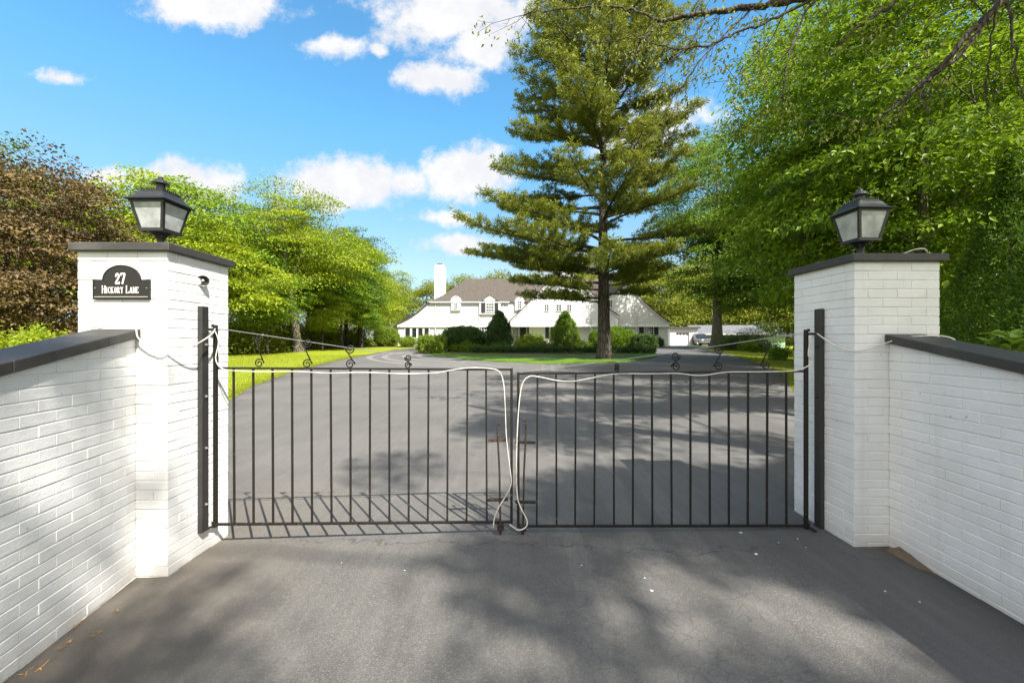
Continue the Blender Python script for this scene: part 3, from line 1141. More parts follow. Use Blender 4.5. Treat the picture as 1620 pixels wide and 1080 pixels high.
cable('white cable draped over the left wall capstones and pulled up to the gate hinge',
      [survey(150, 521, 3.0) * 1 , (-2.86, 2.90, 1.700), (-2.735, 2.905, 1.700), (-2.632, 2.89, 1.700), (-2.61, 2.89, 1.63), (-2.52, 2.895, 1.56), (-2.43, 2.905, 1.545), (-2.36, 3.03, 1.565), (-2.345, 3.16, 1.62), (-2.36, 3.27, 1.675), (-2.40, 3.345, 1.705)])
yl = lambda x: 3.366 + (x + 2.41) / 2.406 * 0.089
P1 = [(-2.40, 3.34, 1.70), (-2.375, 3.35, 1.60), (-2.39, 3.34, 1.46)]
for px, py in ((352, 583), (375, 586.5), (420, 588), (470, 587.5), (520, 590), (575, 589), (640, 591), (690, 589.5), (715, 585), (745, 581.8), (775, 583), (790, 588), (796.5, 606), (799, 640), (801, 690), (806, 735), (808.5, 765), (800, 784), (789, 802), (782.5, 818), (780, 834)):
    d = 3.366 + ((px - 341) / 471.0) * 0.089 - 0.028
    P1.append(survey(px, py, d))
cable('thin white cable along the top rail of the leaf nearest the plaque pillar', P1, 0.0043)
P2 = [(2.50, 3.385, 1.655)]
P2 = []
for px, py, dd in ((1288, 528, .03), (1281, 545, .03), (1279, 562, .03), (1284, 573, .03), (1274, 581, .03), (1255, 586.5, .028), (1200, 588, .028), (1150, 588.5, .028), (1118, 593, .028), (1098, 593.5, .028), (1072, 590.5, .028), (1030, 591, .028), (972, 591.5, .028), (935, 598, .028), (905, 603, .028), (880, 601.5, .028), (850, 595.5, .028), (836, 596, .028), (826, 608, .028), (821, 640, .028), (818, 690, .028), (817, 740, .03), (818.5, 785, .03), (825, 805, .045), (833.5, 822, .05), (832, 833, .055), (820, 838, .055), (806, 829, .05)):
    P2.append(survey(px, py, 3.455 - (px - 812) / 463.0 * 0.048 - dd))
cable('thick white cable along the top rail of the right leaf, looped under its drop bolt', P2, 0.0051)
cable('white cable sagging from the right hinge post across the right pillar and over the wall',
      [survey(1284, 526, 3.37), survey(1292, 527.5, 3.33), survey(1306, 537, 3.26), survey(1325, 549, 3.16), survey(1352, 555, 3.075), survey(1375, 551, 3.06), survey(1400, 543, 3.045), survey(1430, 534, 3.02), survey(1462, 531.5, 2.99), survey(1490, 531.5, 2.96), survey(1508, 536, 2.93), survey(1513, 543, 2.9)])

# ------------------------------------------------------------------ address plaque
GLY = {
    'H': [((0, 0), (0, 1)), ((.62, 0), (.62, 1)), ((0, .52), (.62, .52), 't'), ((-.12, 0), (.12, 0), 's'), ((-.12, 1), (.12, 1), 's'), ((.50, 0), (.74, 0), 's'), ((.50, 1), (.74, 1), 's')],
    'I': [((0, 0), (0, 1)), ((-.13, 0), (.13, 0), 's'), ((-.13, 1), (.13, 1), 's')],
    'C': [('arc', .33, .5, .33, .5, 48, 312)],
    'K': [((0, 0), (0, 1)), ((.02, .42), (.52, 1), 't'), ((.16, .58), (.58, 0)), ((-.12, 0), (.12, 0), 's'), ((-.12, 1), (.12, 1), 's'), ((.42, 1), (.64, 1), 's'), ((.46, 0), (.70, 0), 's')],
    'O': [('arc', .33, .5, .33, .5, 0, 360)],
    'R': [((0, 0), (0, 1)), ('arc', .22, .75, .28, .25, -90, 90), ((0, 1), (.22, 1), 't'), ((0, .5), (.24, .5), 't'), ((.26, .5), (.56, 0)), ((-.12, 0), (.12, 0), 's'), ((.46, 0), (.68, 0), 's')],
    'Y': [((.30, 0), (.30, .48)), ((.30, .46), (0, 1)), ((.30, .46), (.60, 1), 't'), ((.17, 0), (.43, 0), 's'), ((-.1, 1), (.12, 1), 's'), ((.50, 1), (.70, 1), 's')],
    'L': [((0, 0), (0, 1)), ((0, 0), (.52, 0), 't'), ((.52, 0), (.52, .24), 't'), ((-.12, 1), (.14, 1), 's'), ((-.12, 0), (0, 0), 's')],
    'A': [((.02, 0), (.32, 1), 't'), ((.32, 1), (.62, 0)), ((.14, .36), (.50, .36), 't'), ((-.08, 0), (.13, 0), 's'), ((.50, 0), (.73, 0), 's')],
    'N': [((0, 0), (0, 1), 't'), ((0, 1), (.58, 0)), ((.58, 0), (.58, 1), 't'), ((-.12, 0), (.12, 0), 's'), ((-.14, 1), (.04, 1), 's'), ((.46, 1), (.70, 1), 's')],
    'E': [((0, 0), (0, 1)), ((0, 0), (.50, 0), 't'), ((0, 1), (.48, 1), 't'), ((0, .52), (.34, .52), 't'), ((.50, 0), (.50, .24), 't'), ((.48, 1), (.48, .78), 't'), ((-.12, 0), (0, 0), 's'), ((-.12, 1), (0, 1), 's')],
    '2': [('arc', .27, .73, .24, .27, -20, 190), ((.50, .66), (.03, .06)), ((.02, .04), (.54, .04)), ((.54, .0), (.54, .22), 't'), ((.03, .68), (.10, .68), 's')],
    '7': [((.0, .96), (.54, .96)), ((.0, 1.0), (.0, .76), 't'), ((.54, .94), (.20, 0))],
}


def stroke(bm, a, b, w, depth, fn):
    a, b = Vector((a[0], a[1], 0)), Vector((b[0], b[1], 0))
    d = b - a
    if d.length < 1e-6:
        return
    n = Vector((-d.y, d.x, 0)).normalized() * w / 2
    ps = [a + n, a - n, b - n, b + n]
    fr = [bm.verts.new(fn(p.x, p.y, depth)) for p in ps]
    bk = [bm.verts.new(fn(p.x, p.y, 0)) for p in ps]
    try:
        bm.faces.new(fr)
        for i in range(4):
            bm.faces.new((fr[i], bk[i], bk[(i + 1) % 4], fr[(i + 1) % 4]))
    except ValueError:
        pass


def text_strokes(bm, txt, x, y, h, fn, thick, thin, gap):
    """txt: list of (char, height factor); draws and returns the end x"""
    dep = 0.0022
    kk = 0
    for ch, hf in txt:
        H = h * hf
        if ch == ' ':
            x += H * 0.42
            continue
        wd = 0
        for st in GLY[ch]:
            kk += 1
            d_ = dep + (kk % 5) * 0.00016
            if st[0] == 'arc':
                _, cx, cy, rx, ry, a0, a1 = st
                n = 22
                prev = None
                for k in range(n + 1):
                    a = R(a0 + (a1 - a0) * k / n)
                    p = (x + (cx + rx * .80 * math.cos(a)) * H * .74, y + (cy + (ry - .03) * math.sin(a)) * H)
                    w = (thin + (thick - thin) * abs(math.cos(a))) * hf
                    if prev:
                        stroke(bm, prev, p, w, d_, fn)
                    prev = p
                wd = max(wd, cx + rx * .9)
            else:
                a, b = st[0], st[1]
                w = (thin if len(st) > 2 else thick) * hf
                stroke(bm, (x + a[0] * H * .74, y + a[1] * H), (x + b[0] * H * .74, y + b[1] * H), w, d_ + (.0004 if len(st) > 2 else 0), fn)
                wd = max(wd, a[0], b[0])
        x += wd * H * .74 + gap * hf
    return x


def address_plaque():
    # on the front face of the left pillar
    d = 2.932
    def X(px): return (px - 810) / 655 * d
    def Z(py): return CAMZ + (540 - py) / 655 * d
    x0, x1 = X(149.0), X(238.5)
    zb, zs, zt = Z(473.3), Z(442.0), Z(419.3)
    xc = (x0 + x1) / 2
    ra = (X(223.5) - X(164)) / 2
    root = thing('address_plaque', 'black arched house number plaque reading 27 Hickory Lane', 'sign', (xc, 2.934, (zb + zt) / 2))
    O = Vector((xc, 2.934, (zb + zt) / 2))
    def outline(ins):
        pts = [(x0 + ins, zb + ins), (x1 - ins, zb + ins), (x1 - ins, zs - ins)]
        c_z = zs - 0.004
        n = 28
        r = ra - ins
        zr = (zt - zs + .004) - ins
        for k in range(n + 1):
            a = math.pi * k / n
            pts.append((xc + r * math.cos(a), c_z + zr * math.sin(a)))
        pts.append((x0 + ins, zs - ins))
        return pts
    def slab(ins, yf, yb, bm):
        P = outline(ins)
        f = [bm.verts.new((p[0] - O.x, yf - O.y, p[1] - O.z)) for p in P]
        b = [bm.verts.new((p[0] - O.x, yb - O.y, p[1] - O.z)) for p in P]
        bm.faces.new(f)
        for i in range(len(P)):
            j = (i + 1) % len(P)
            bm.faces.new((f[i], b[i], b[j], f[j]))
        bmesh.ops.recalc_face_normals(bm, faces=bm.faces)
    bm = bmesh.new(); slab(0, 2.922, 2.9345, bm); obj_bm('backplate', bm, PLAQUE, root)
    # raised rim
    bm = bmesh.new()
    A, B = outline(0.0), outline(0.0065)
    va = [bm.verts.new((p[0] - O.x, 2.9195 - O.y, p[1] - O.z)) for p in A]
    vb = [bm.verts.new((p[0] - O.x, 2.9195 - O.y, p[1] - O.z)) for p in B]
    vc = [bm.verts.new((p[0] - O.x, 2.9218 - O.y, p[1] - O.z)) for p in A]
    vd = [bm.verts.new((p[0] - O.x, 2.9218 - O.y, p[1] - O.z)) for p in B]
    n = len(A)
    for i in range(n):
        j = (i + 1) % n
        bm.faces.new((va[i], va[j], vb[j], vb[i]))
        bm.faces.new((va[i], vc[i], vc[j], va[j]))
        bm.faces.new((vb[i], vb[j], vd[j], vd[i]))
    obj_bm('rim', bm, PLAQUE, root)
    def fn(x, z, dep):
        return Vector((x - O.x, 2.9217 - dep - O.y, z - O.z))
    def scale_to(txt, h, z, x_lo, x_hi, thick, thin, gap, name):
        bm = bmesh.new()
        end = text_strokes(bm, txt, 0, 0, h, lambda x, y, dp: Vector((x, 0, y)), thick, thin, gap)
        xs = [v.co.x for v in bm.verts]
        lo, hi = min(xs), max(xs)
        bm.free()
        k = (x_hi - x_lo) / (hi - lo)
        bm = bmesh.new()
        text_strokes(bm, txt, 0, 0, h, lambda x, y, dp: fn(x_lo + (x - lo) * k, z + y, dp), thick, thin, gap)
        bmesh.ops.recalc_face_normals(bm, faces=bm.faces)
        return obj_bm(name, bm, PLAQUE_TXT, root)
    scale_to([('2', 1), ('7', 1)], Z(432.8) - Z(449.6), Z(449.4), X(184.4), X(201.0), .0108, .0056, .012, 'house_number')
    t = [('H', 1)] + [(c, .80) for c in 'ICKORY'] + [(' ', 1), ('L', 1)] + [(c, .80) for c in 'ANE']
    scale_to(t, Z(452.3) - Z(463.8), Z(463.8), X(163.8), X(221.3), .0062, .0032, .0110, 'street_name')
    bm = bmesh.new()
    z = Z(469.6)
    stroke(bm, (X(151), z), (X(236), z), .0022, .0012, fn)
    bmesh.ops.recalc_face_normals(bm, faces=bm.faces)
    obj_bm('accent_line', bm, PLAQUE_TXT, root)
    for px in (152.8, 234.2):
        acc = Acc()
        c = fn(X(px), Z(456), 0)
        acc.tube([(c.x, c.y, c.z), (c.x, c.y - .004, c.z)], [.0045, .0035], 8)
        acc.build('screw', STEEL, root)


address_plaque()


# ------------------------------------------------------------------ small flood lamp / sensor on the left pillar
def sensor():
    c = survey(322.5, 444, 3.27)
    root = thing('flood_lamp', 'small round weathered spotlight fixed above the hinge post on the pillar', 'lamp', (c[0], c[1], c[2]))
    acc = Acc()
    acc.tube([(-.062, .02, 0), (-.055, .02, 0), (-.045, .02, 0)], [.024, .024, .014], 16)
    acc.build('mount', BPAINT, root, smooth=True)
    acc = Acc()
    acc.tube(smoothpath([(-.05, .02, .0), (-.03, .015, -.004), (-.012, .0, 0.0)], 4), .009, 8)
    acc.build('swivel_arm', BPAINT, root, smooth=True)
    ax = Vector((0.60, -0.76, -0.12)).normalized()
    o = Vector((-.008, 0.0, 0.0))
    e1 = ax.cross(Vector((0, 0, 1))).normalized()
    e2 = ax.cross(e1).normalized()

    def lathe(name, prof, m, parent, sides=20):
        acc = Acc()
        V = np.array([tuple(o + ax * t + e1 * (r * math.cos(2 * math.pi * k / sides)) + e2 * (r * math.sin(2 * math.pi * k / sides))) for t, r in prof for k in range(sides)])
        i = np.arange(len(prof) - 1)[:, None] * sides
        j = np.arange(sides)[None, :]
        j2 = (j + 1) % sides
        acc.add(V, np.stack([i + j, i + j2, i + sides + j2, i + sides + j], axis=-1).reshape(-1, 4))
        return acc.build(name, m, parent, smooth=True)
    hd = lathe('lamp_head', [(-.018, .001), (-.016, .010), (-.008, .024), (.012, .037), (.034, .0425), (.0365, .042), (.034, .038), (.018, .032), (.006, .022), (.004, .001)], BPAINT, root)
    lathe('rim', [(.0345, .0428), (.0375, .0432), (.0378, .0412), (.0350, .0405)], STEEL, hd)
    lathe('bulb', [(.005, .013), (.016, .013), (.021, .008), (.022, .001)], STEEL, hd)
    # a cut conduit stub hanging under the head
    acc = Acc()
    acc.tube([(-.045, .018, -.012), (-.040, .012, -.040), (-.030, .006, -.062), (-.026, .004, -.078)], [.010, .012, .014, .009], 8)
    acc.build('bracket', BPAINT, root, smooth=True)


sensor()


# ------------------------------------------------------------------ lanterns
def lantern(label, cx, cy, zbase, z_gb, z_eave, z_top, rot=0.0):
    root = thing('lantern', label, 'lantern', (cx, cy, zbase), 'black lanterns on the gate pillars', rot)
    hb, he = 0.088, 0.128           # glass cage half widths bottom / top
    ro = 0.158                      # roof half width
    G0, G1, T = z_gb - zbase, z_eave - zbase, z_top - zbase
    # glass
    for k in range(4):
        a = k * math.pi / 2
        M = Matrix.Rotation(a, 4, 'Z')
        bm = bmesh.new()
        pts = [(-hb + .006, -hb + .003, G0 + .008), (hb - .006, -hb + .003, G0 + .008), (he - .006, -he + .003, G1 - .006), (-he + .006, -he + .003, G1 - .006)]
        f = [bm.verts.new(M @ Vector(p)) for p in pts]
        b = [bm.verts.new(M @ (Vector(p) + Vector((0, .003, 0)))) for p in pts]
        bm.faces.new(f)
        bm.faces.new(b[::-1])
        for i in range(4):
            bm.faces.new((f[i], b[i], b[(i + 1) % 4], f[(i + 1) % 4]))
        bmesh.ops.recalc_face_normals(bm, faces=bm.faces)
        obj_bm('glass_pane', bm, LGLASS, root)
    # cage: corner bars with bottom and top frames
    bm = bmesh.new()
    for sx in (-1, 1):
        for sy in (-1, 1):
            p, q = Vector((sx * hb, sy * hb, G0)), Vector((sx * he, sy * he, G1))
            d = q - p
            for wx, wy in ((.019, .006), (.006, .019)):
                vsb = []
                for (c, dx, dy) in ((p, 0, 0), (p, 1, 0), (p, 1, 1), (p, 0, 1), (q, 0, 0), (q, 1, 0), (q, 1, 1), (q, 0, 1)):
                    ww = .0025 if (wx < wy) else .002
                    vsb.append(bm.verts.new((c.x + sx * ww - sx * wx * dx, c.y + sy * (.0045 - ww) - sy * wy * dy, c.z)))
                fs = [bm.faces.new([vsb[i] for i in qd]) for qd in ((3, 2, 1, 0), (4, 5, 6, 7), (0, 1, 5, 4), (1, 2, 6, 5), (2, 3, 7, 6), (3, 0, 4, 7))]
    for (h, z0, z1) in ((hb + .007, G0 - .014, G0 + .010), (he + .006, G1 - .012, G1 + .002)):
        for k in range(4):
            M = Matrix.Rotation(k * math.pi / 2, 4, 'Z')
            add_box(bm, -h + .0004 * k, h - .0125, -h, -h + .012, z0, z1, mtx=M)
    bmesh.ops.recalc_face_normals(bm, faces=bm.faces)
    obj_bm('frame', bm, LMETAL, root)
    # roof: stepped pyramid with a rolled shoulder
    prof = [(ro - .006, G1 + .002), (ro, G1 + .006), (ro, G1 + .011), (ro - .018, G1 + .018), (ro - .036, G1 + .034), (ro - .050, G1 + .056), (ro - .060, G1 + .074), (ro - .072, G1 + .083), (.040, G1 + .098), (.034, G1 + .104)]
    bm = bmesh.new()
    rings = [[bm.verts.new((sx * h, sy * h, z)) for sx, sy in ((-1, -1), (1, -1), (1, 1), (-1, 1))] for h, z in prof]
    for a, b in zip(rings, rings[1:]):
        for i in range(4):
            bm.faces.new((a[i], a[(i + 1) % 4], b[(i + 1) % 4], b[i]))
    bm.faces.new(rings[0][::-1])
    bm.faces.new(rings[-1])
    bmesh.ops.bevel(bm, geom=[e for e in bm.edges if abs(e.verts[0].co.z - e.verts[1].co.z) > .004], offset=.004, segments=2, affect='EDGES')
    roof = obj_bm('roof', bm, LMETAL, root)
    # pierced crown gallery
    bm = bmesh.new()
    zc = G1 + .086
    hc = ro - .075
    for k in range(4):
        M = Matrix.Rotation(k * math.pi / 2, 4, 'Z')
        for j in range(9):
            t = -hc + (j + .5) * 2 * hc / 9
            w = hc / 9 * .82
            n = 7
            f = [bm.verts.new(M @ Vector((t + w * math.cos(math.pi * i / (n - 1)), -hc - .004 * math.sin(math.pi * i / (n - 1)), zc + .004 + .019 * math.sin(math.pi * i / (n - 1))))) for i in range(n)]
            b = [bm.verts.new(v.co + M @ Vector((0, .003, 0))) for v in f]
            bm.faces.new(f); bm.faces.new(b[::-1])
            for i in range(n):
                bm.faces.new((f[i], b[i], b[(i + 1) % n], f[(i + 1) % n]))
        add_box(bm, -hc + .0003 * k, hc - .0042, -hc - .0035, -hc + .0005, zc - .014, zc + .0045, mtx=M)
    bmesh.ops.recalc_face_normals(bm, faces=bm.faces)
    obj_bm('crown', bm, LMETAL, roof)
    # chimney and finial
    acc = Acc()
    z = G1 + .100
    top = T
    prof = [(0.036, z), (0.036, z + .006), (.030, z + .010), (.030, top - .062), (.056, top - .060), (.058, top - .054), (.050, top - .042), (.036, top - .028), (.020, top - .020), (.016, top - .013), (.017, top - .006), (.010, top), (.001, top + .001)]
    acc.tube([(0, 0, zz) for _, zz in prof], [r for r, _ in prof], 20)
    acc.build('finial', LMETAL, roof, smooth=False)
    # neck
    acc = Acc()
    prof = [(.062, 0.0), (.062, .010), (.040, .018), (.026, .028), (.024, G0 - .060 if G0 > .1 else G0 * .45), (.034, G0 - .048 if G0 > .1 else G0 * .5), (.046, G0 - .030), (.075, G0 - .017), (.088, G0 - .013)]
    acc.tube([(0, 0, zz) for _, zz in prof], [r for r, _ in prof], 18)
    acc.build('neck', LMETAL, root, smooth=True)
    # curled brackets under the cage
    for k in range(4):
        a = k * math.pi / 2 + math.pi / 4
        pts = []
        for j in range(26):
            t = j / 25
            ang = math.pi * .5 + t * math.pi * 2.6
            rad = .026 * (1 - .72 * t)
            pts.append((.062 + rad * math.cos(ang) * 1.0 - .018 * (1 - t), G0 - .044 + rad * math.sin(ang) * .9))
        pts = [(.024, G0 - .050)] + [(.034, G0 - .024)] + pts
        acc = Acc()
        acc.tube([(p * math.cos(a), p * math.sin(a), q) for p, q in pts], .0036, 6)
        acc.build('bracket_scroll', LMETAL, root, smooth=True)


lantern('black lantern with seeded glass standing on the plaque pillar, sky behind it', -2.757, 3.25, PL['zt'], 2.462, 2.672, 2.893, 0.0)
lantern('black lantern with frosted glass standing on the shaded right pillar, leaves behind it', 2.885, 3.43, PR['zt'], 2.432, 2.66, 2.868, R(3))
# the short cable by the right lantern's foot
cable('short white cable looped on the capstone beside the right lantern', [(2.97, 3.26, 2.262), (3.0, 3.18, 2.275), (3.035, 3.12, 2.295), (3.085, 3.10, 2.296), (3.13, 3.12, 2.268), (3.15, 3.16, 2.262)], .006)

# ------------------------------------------------------------------ litter and flecks on the asphalt
rr = random.Random(8)
for k, (px, py) in enumerate(((62, 1053), (118, 988), (101, 1020), (183, 964), (38, 1062), (146, 1003))):
    kk = (py - 540) / 655.0
    x = (px - 810) / 655.0
    d = CAMZ / (kk + .026 * x)
    x = x * d
    bm = bmesh.new()
    for j in range(5):
        a = rr.uniform(0, 6.28)
        l, w = rr.uniform(.010, .020), rr.uniform(.0025, .005)
        ox, oy = rr.uniform(-.02, .02), rr.uniform(-.03, .03)
        ca, sa = math.cos(a), math.sin(a)
        v = [bm.verts.new((ox + ca * p - sa * q, oy + sa * p + ca * q, h)) for p, q, h in ((-l, 0, .002), (0, -w, .004), (l, 0, .011), (0, w, .006))]
        bm.faces.new((v[0], v[1], v[2])); bm.faces.new((v[0], v[2], v[3]))
    o = obj_bm('dry_leaf', bm, LITTER)
    o.location = (x + .02, d, gzf(x, d) + .001)
    tag(o, 'pinch of dry brown leaves on the asphalt along the foot of the sunlit wall', 'leaf litter', 'dry leaves along the foot of the sunlit wall')
for k, (px, py, s) in enumerate(((1031, 934, .016), (1172, 842.5, .020), (1196, 876, .022), (1262, 852, .010), (1020, 914, .009), (1275, 866, .008), (640, 902, .008), (1400, 935, .009), (1455, 952, .008), (920, 894, .007), (540, 890, .007), (1232, 858, .007))):
    kk = (py - 540) / 655.0
    x = (px - 810) / 655.0
    d = CAMZ / (kk + .026 * x)
    x *= d
    bm = bmesh.new()
    n = 9
    ring = [bm.verts.new((s * .8 * rr.uniform(.4, 1.1) * math.cos(2 * math.pi * i / n), .7 * s * rr.uniform(.5, 1.1) * math.sin(2 * math.pi * i / n), 0)) for i in range(n)]
    ctr = bm.verts.new((0, 0, .003))
    for i in range(n):
        bm.faces.new((ring[i], ring[(i + 1) % n], ctr))
    o = obj_bm('petal', bm, PETAL)
    o.location = (x, d, gzf(x, d) + .002)
    o.rotation_euler[2] = rr.uniform(0, 6)
    tag(o, 'tiny white petal fleck lying on the asphalt in front of the gate', 'petal', 'white petal flecks on the asphalt')

# ------------------------------------------------------------------ house
HD = 55.0


def hx(px, d=HD):
    return (px - 810) / 655.0 * d


def hz(py, d=HD):
    return CAMZ + (540 - py) / 655.0 * d


def prism(name, outline, y0, y1, m, parent):
    """solid with an x,z outline between y0 (front) and y1"""
    bm = bmesh.new()
    f = [bm.verts.new((x, y0, z)) for x, z in outline]
    b = [bm.verts.new((x, y1, z)) for x, z in outline]
    bm.faces.new(f)
    bm.faces.new(b[::-1])
    n = len(f)
    for i in range(n):
        bm.faces.new((f[i], b[i], b[(i + 1) % n], f[(i + 1) % n]))
    bmesh.ops.recalc_face_normals(bm, faces=bm.faces)
    return obj_bm(name, bm, m, parent)


def roof_strip(name, line, y0, y1, th, m, parent):
    """roof slab following an x,z polyline, from y0 to y1"""
    bm = bmesh.new()
    L = [Vector((x, 0, z)) for x, z in line]
    off = []
    for i, p in enumerate(L):
        a = L[max(0, i - 1)]
        b = L[min(len(L) - 1, i + 1)]
        d = (b - a).normalized()
        n = Vector((-d.z, 0, d.x))
        if n.z < 0:
            n = -n
        off.append(p + n * th)
    rings = []
    for i in range(len(L)):
        rings.append([bm.verts.new((L[i].x, y0, L[i].z)), bm.verts.new((off[i].x, y0, off[i].z)), bm.verts.new((off[i].x, y1, off[i].z)), bm.verts.new((L[i].x, y1, L[i].z))])
    for a, b in zip(rings, rings[1:]):
        for j in range(4):
            bm.faces.new((a[j], b[j], b[(j + 1) % 4], a[(j + 1) % 4]))
    bm.faces.new(rings[0]); bm.faces.new(rings[-1][::-1])
    bmesh.ops.recalc_face_normals(bm, faces=bm.faces)
    return obj_bm(name, bm, m, parent)


def window(parent, px0, px1, py0, py1, yf, cols, rows, d=None, name='window'):
    d = d or yf
    x0, x1, z0, z1 = hx(px0, d), hx(px1, d), hz(py1, d), hz(py0, d)
    bm = bmesh.new()
    t = 0.065
    add_box(bm, x0 - t, x0, yf - .10, yf - .003, z0 - t, z1 + t)
    add_box(bm, x1, x1 + t, yf - .10, yf - .003, z0 - t, z1 + t)
    add_box(bm, x0 + .001, x1 - .001, yf - .097, yf - .003, z1, z1 + t - .002)
    add_box(bm, x0 + .001, x1 - .001, yf - .12, yf - .003, z0 - t + .002, z0)
    for i in range(1, cols):
        x = x0 + (x1 - x0) * i / cols
        add_box(bm, x - .022, x + .022, yf - .075, yf - .04, z0 + .001, z1 - .001)
    for i in range(1, rows):
        z = z0 + (z1 - z0) * i / rows
        add_box(bm, x0 + .001, x1 - .001, yf - .073, yf - .042, z - .022, z + .022)
    w = obj_bm(name, bm, TRIM, parent)
    box('pane', (x0 + .002, x1 - .002, yf - .038, yf - .006, z0 + .002, z1 - .002), PANE, w)
    return w


def shutter(parent, px0, px1, py0, py1, yf):
    x0, x1, z0, z1 = hx(px0, yf), hx(px1, yf), hz(py1, yf), hz(py0, yf)
    bm = bmesh.new()
    t = .06
    add_box(bm, x0, x0 + t, yf - .075, yf - .02, z0, z1)
    add_box(bm, x1 - t, x1, yf - .075, yf - .02, z0, z1)
    n = int((z1 - z0) / .09)
    for i in range(n):
        z = z0 + (z1 - z0) * (i + .5) / n
        h = (z1 - z0) / n * .46
        v = add_box(bm, x0 + t, x1 - t, yf - .065, yf - .03, z - h, z + h)
    add_box(bm, x0 + t, x1 - t, yf - .028, yf - .021, z0 + .01, z1 - .01)
    return obj_bm('shutter', bm, SHUT, parent)


def house():
    root = thing('house', 'long white two storey house with brown hipped roof and swooping gables', 'house', (0, HD, 0.95))
    root.location = (0, 0, 0)
    g = 0.80
    zc = hz(515.2)
    ze = hz(477.6)
    # ground floor
    xl, xr = hx(630), hx(1057.5)
    bm = bmesh.new()
    # front wall with the recessed porch left open
    xp0, xp1 = hx(811, 54.9), hx(837, 54.9)
    add_box(bm, xl, xp0, 55.1, 64.0, g, zc - .01)
    add_box(bm, xp1, xr, 55.1, 64.0, g, zc - .01)
    add_box(bm, xp0 + .001, xp1 - .001, 56.6, 63.99, g, zc - .012)
    obj_bm('ground_floor_wall', bm, FBRICK, root)
    # upper storey, swooping to the left
    sw = [(628, 515.2), (628, 513), (640, 508), (652, 501.5), (663, 493.5), (673, 485), (683, 477.6)]
    out = [(hx(a), hz(b)) for a, b in sw] + [(hx(822), ze), (hx(950), ze), (hx(950), zc)]
    prism('upper_wall', out, 55.0, 62.5, SIDING, root)
    # projecting big gable
    gy = 54.0
    gb = [(806.5, 515.2), (806.5, 508.5), (820, 496.5), (835, 481.5), (850, 466), (865, 449.5), (878, 435.5), (888, 425), (893, 421), (898, 425), (908, 436.5), (922, 451.5), (937, 466.5), (950, 479), (964, 491), (978, 500), (978, 515.2)]
    gbw = [(hx(a, gy), hz(b, gy)) for a, b in gb]
    prism('gable_wall', gbw, gy, 59.8, SIDING, root)
    # right wing with its own swoop
    ry = 54.6
    rg = [(936, 515.2), (936, 486), (956, 474), (974, 462), (986, 452.5), (990, 450), (995, 453), (1003, 462.5), (1013, 473), (1025, 484.5), (1038, 496), (1049, 504.5), (1059, 511), (1059, 515.2)]
    prism('right_gable_wall', [(hx(a, ry), hz(b, ry)) for a, b in rg], ry, 62.0, SIDING, root)
    # cornice boards between the storeys
    for (a, b, y) in ((629, 806, 55.0), (807, 977.6, 54.0), (978.5, 1058.5, 54.6)):
        box('cornice', (hx(a, y), hx(b, y), y - .14, y - .003, zc - .16, zc + .02), TRIM, root)
    # roofs
    th = .10
    e = .25
    roof_bm = bmesh.new()
    xe0, xe1 = hx(682) - .25, hx(975)
    yr = 59.3
    zr = hz(441, yr)
    xr0, xr1 = hx(738, yr), hx(960, yr)
    fl = [(xe0, 54.75, ze), (xe1, 54.75, ze), (xr1 + .6, yr, zr), (xr0, yr, zr), (xe0, 63.6, ze), (xe1, 63.6, ze)]
    # slight bell-cast at the eaves
    def lerp(a, b, t, dz):
        return tuple(a[i] + (b[i] - a[i]) * t + (dz if i == 2 else 0) for i in range(3))
    bell = -.28
    V = [roof_bm.verts.new(p) for p in fl]
    mids = [roof_bm.verts.new(lerp(fl[0], fl[3], .35, bell)), roof_bm.verts.new(lerp(fl[1], fl[2], .35, bell)), roof_bm.verts.new(lerp(fl[4], fl[3], .35, bell)), roof_bm.verts.new(lerp(fl[5], fl[2], .35, bell))]
    for q in ((V[0], V[1], mids[1], mids[0]), (mids[0], mids[1], V[2], V[3]), (V[4], V[0], mids[0], mids[2]), (mids[2], mids[0], V[3]), (V[5], V[4], mids[2], mids[3]), (mids[3], mids[2], V[3], V[2]), (V[1], V[5], mids[3], mids[1]), (mids[1], mids[3], V[2]), (V[4], V[5], V[1], V[0])):
        roof_bm.faces.new(q)
    bmesh.ops.recalc_face_normals(roof_bm, faces=roof_bm.faces)
    main_roof = obj_bm('roof', roof_bm, SHINGLE, root)
    box('gutter', (xe0 + .1, hx(806), 54.62, 54.748, ze - .11, ze + .01), TRIM, root)
    # swoop roof on the left wing, over the side
    ln = [(hx(a) - .03, hz(b) + .012) for a, b in sw[1:]]
    roof_strip('wing_roof', ln, 54.85, 62.8, .12, SHINGLE, root)
    # gable roofs
    left = [p for p in gbw[1:9]]
    right = [p for p in gbw[8:16]]
    roof_strip('gable_roof', [(x, z + .01) for x, z in left], gy - .20, 60.5, .16, SHINGLE, root)
    roof_strip('gable_roof', [(x + .002, z + .012) for x, z in right], gy - .20, 60.5, .16, SHINGLE, root)
    rgw = [(hx(a, ry), hz(b, ry)) for a, b in rg]
    roof_strip('gable_roof', [(x, z + .013) for x, z in rgw[1:6]], ry - .2, 62.2, .17, SHINGLE, root)
    roof_strip('gable_roof', [(x + .002, z + .015) for x, z in rgw[5:13]], ry - .2, 62.2, .17, SHINGLE, root)
    # white bargeboards
    for ptsb, yy in ((left, gy), (right, gy), (rgw[5:13], ry)):
        roof_strip('bargeboard', [(x, z - .10) for x, z in ptsb], yy - .175, yy - .142, .095, TRIM, root)
    # chimney
    cd = 57.5
    bm = bmesh.new()
    add_box(bm, hx(689, cd), hx(704.5, cd), cd - .9, cd + .6, 5.0, hz(423, cd))
    add_box(bm, hx(690.5, cd), hx(703, cd), cd - .78, cd + .48, hz(423, cd), hz(420, cd))
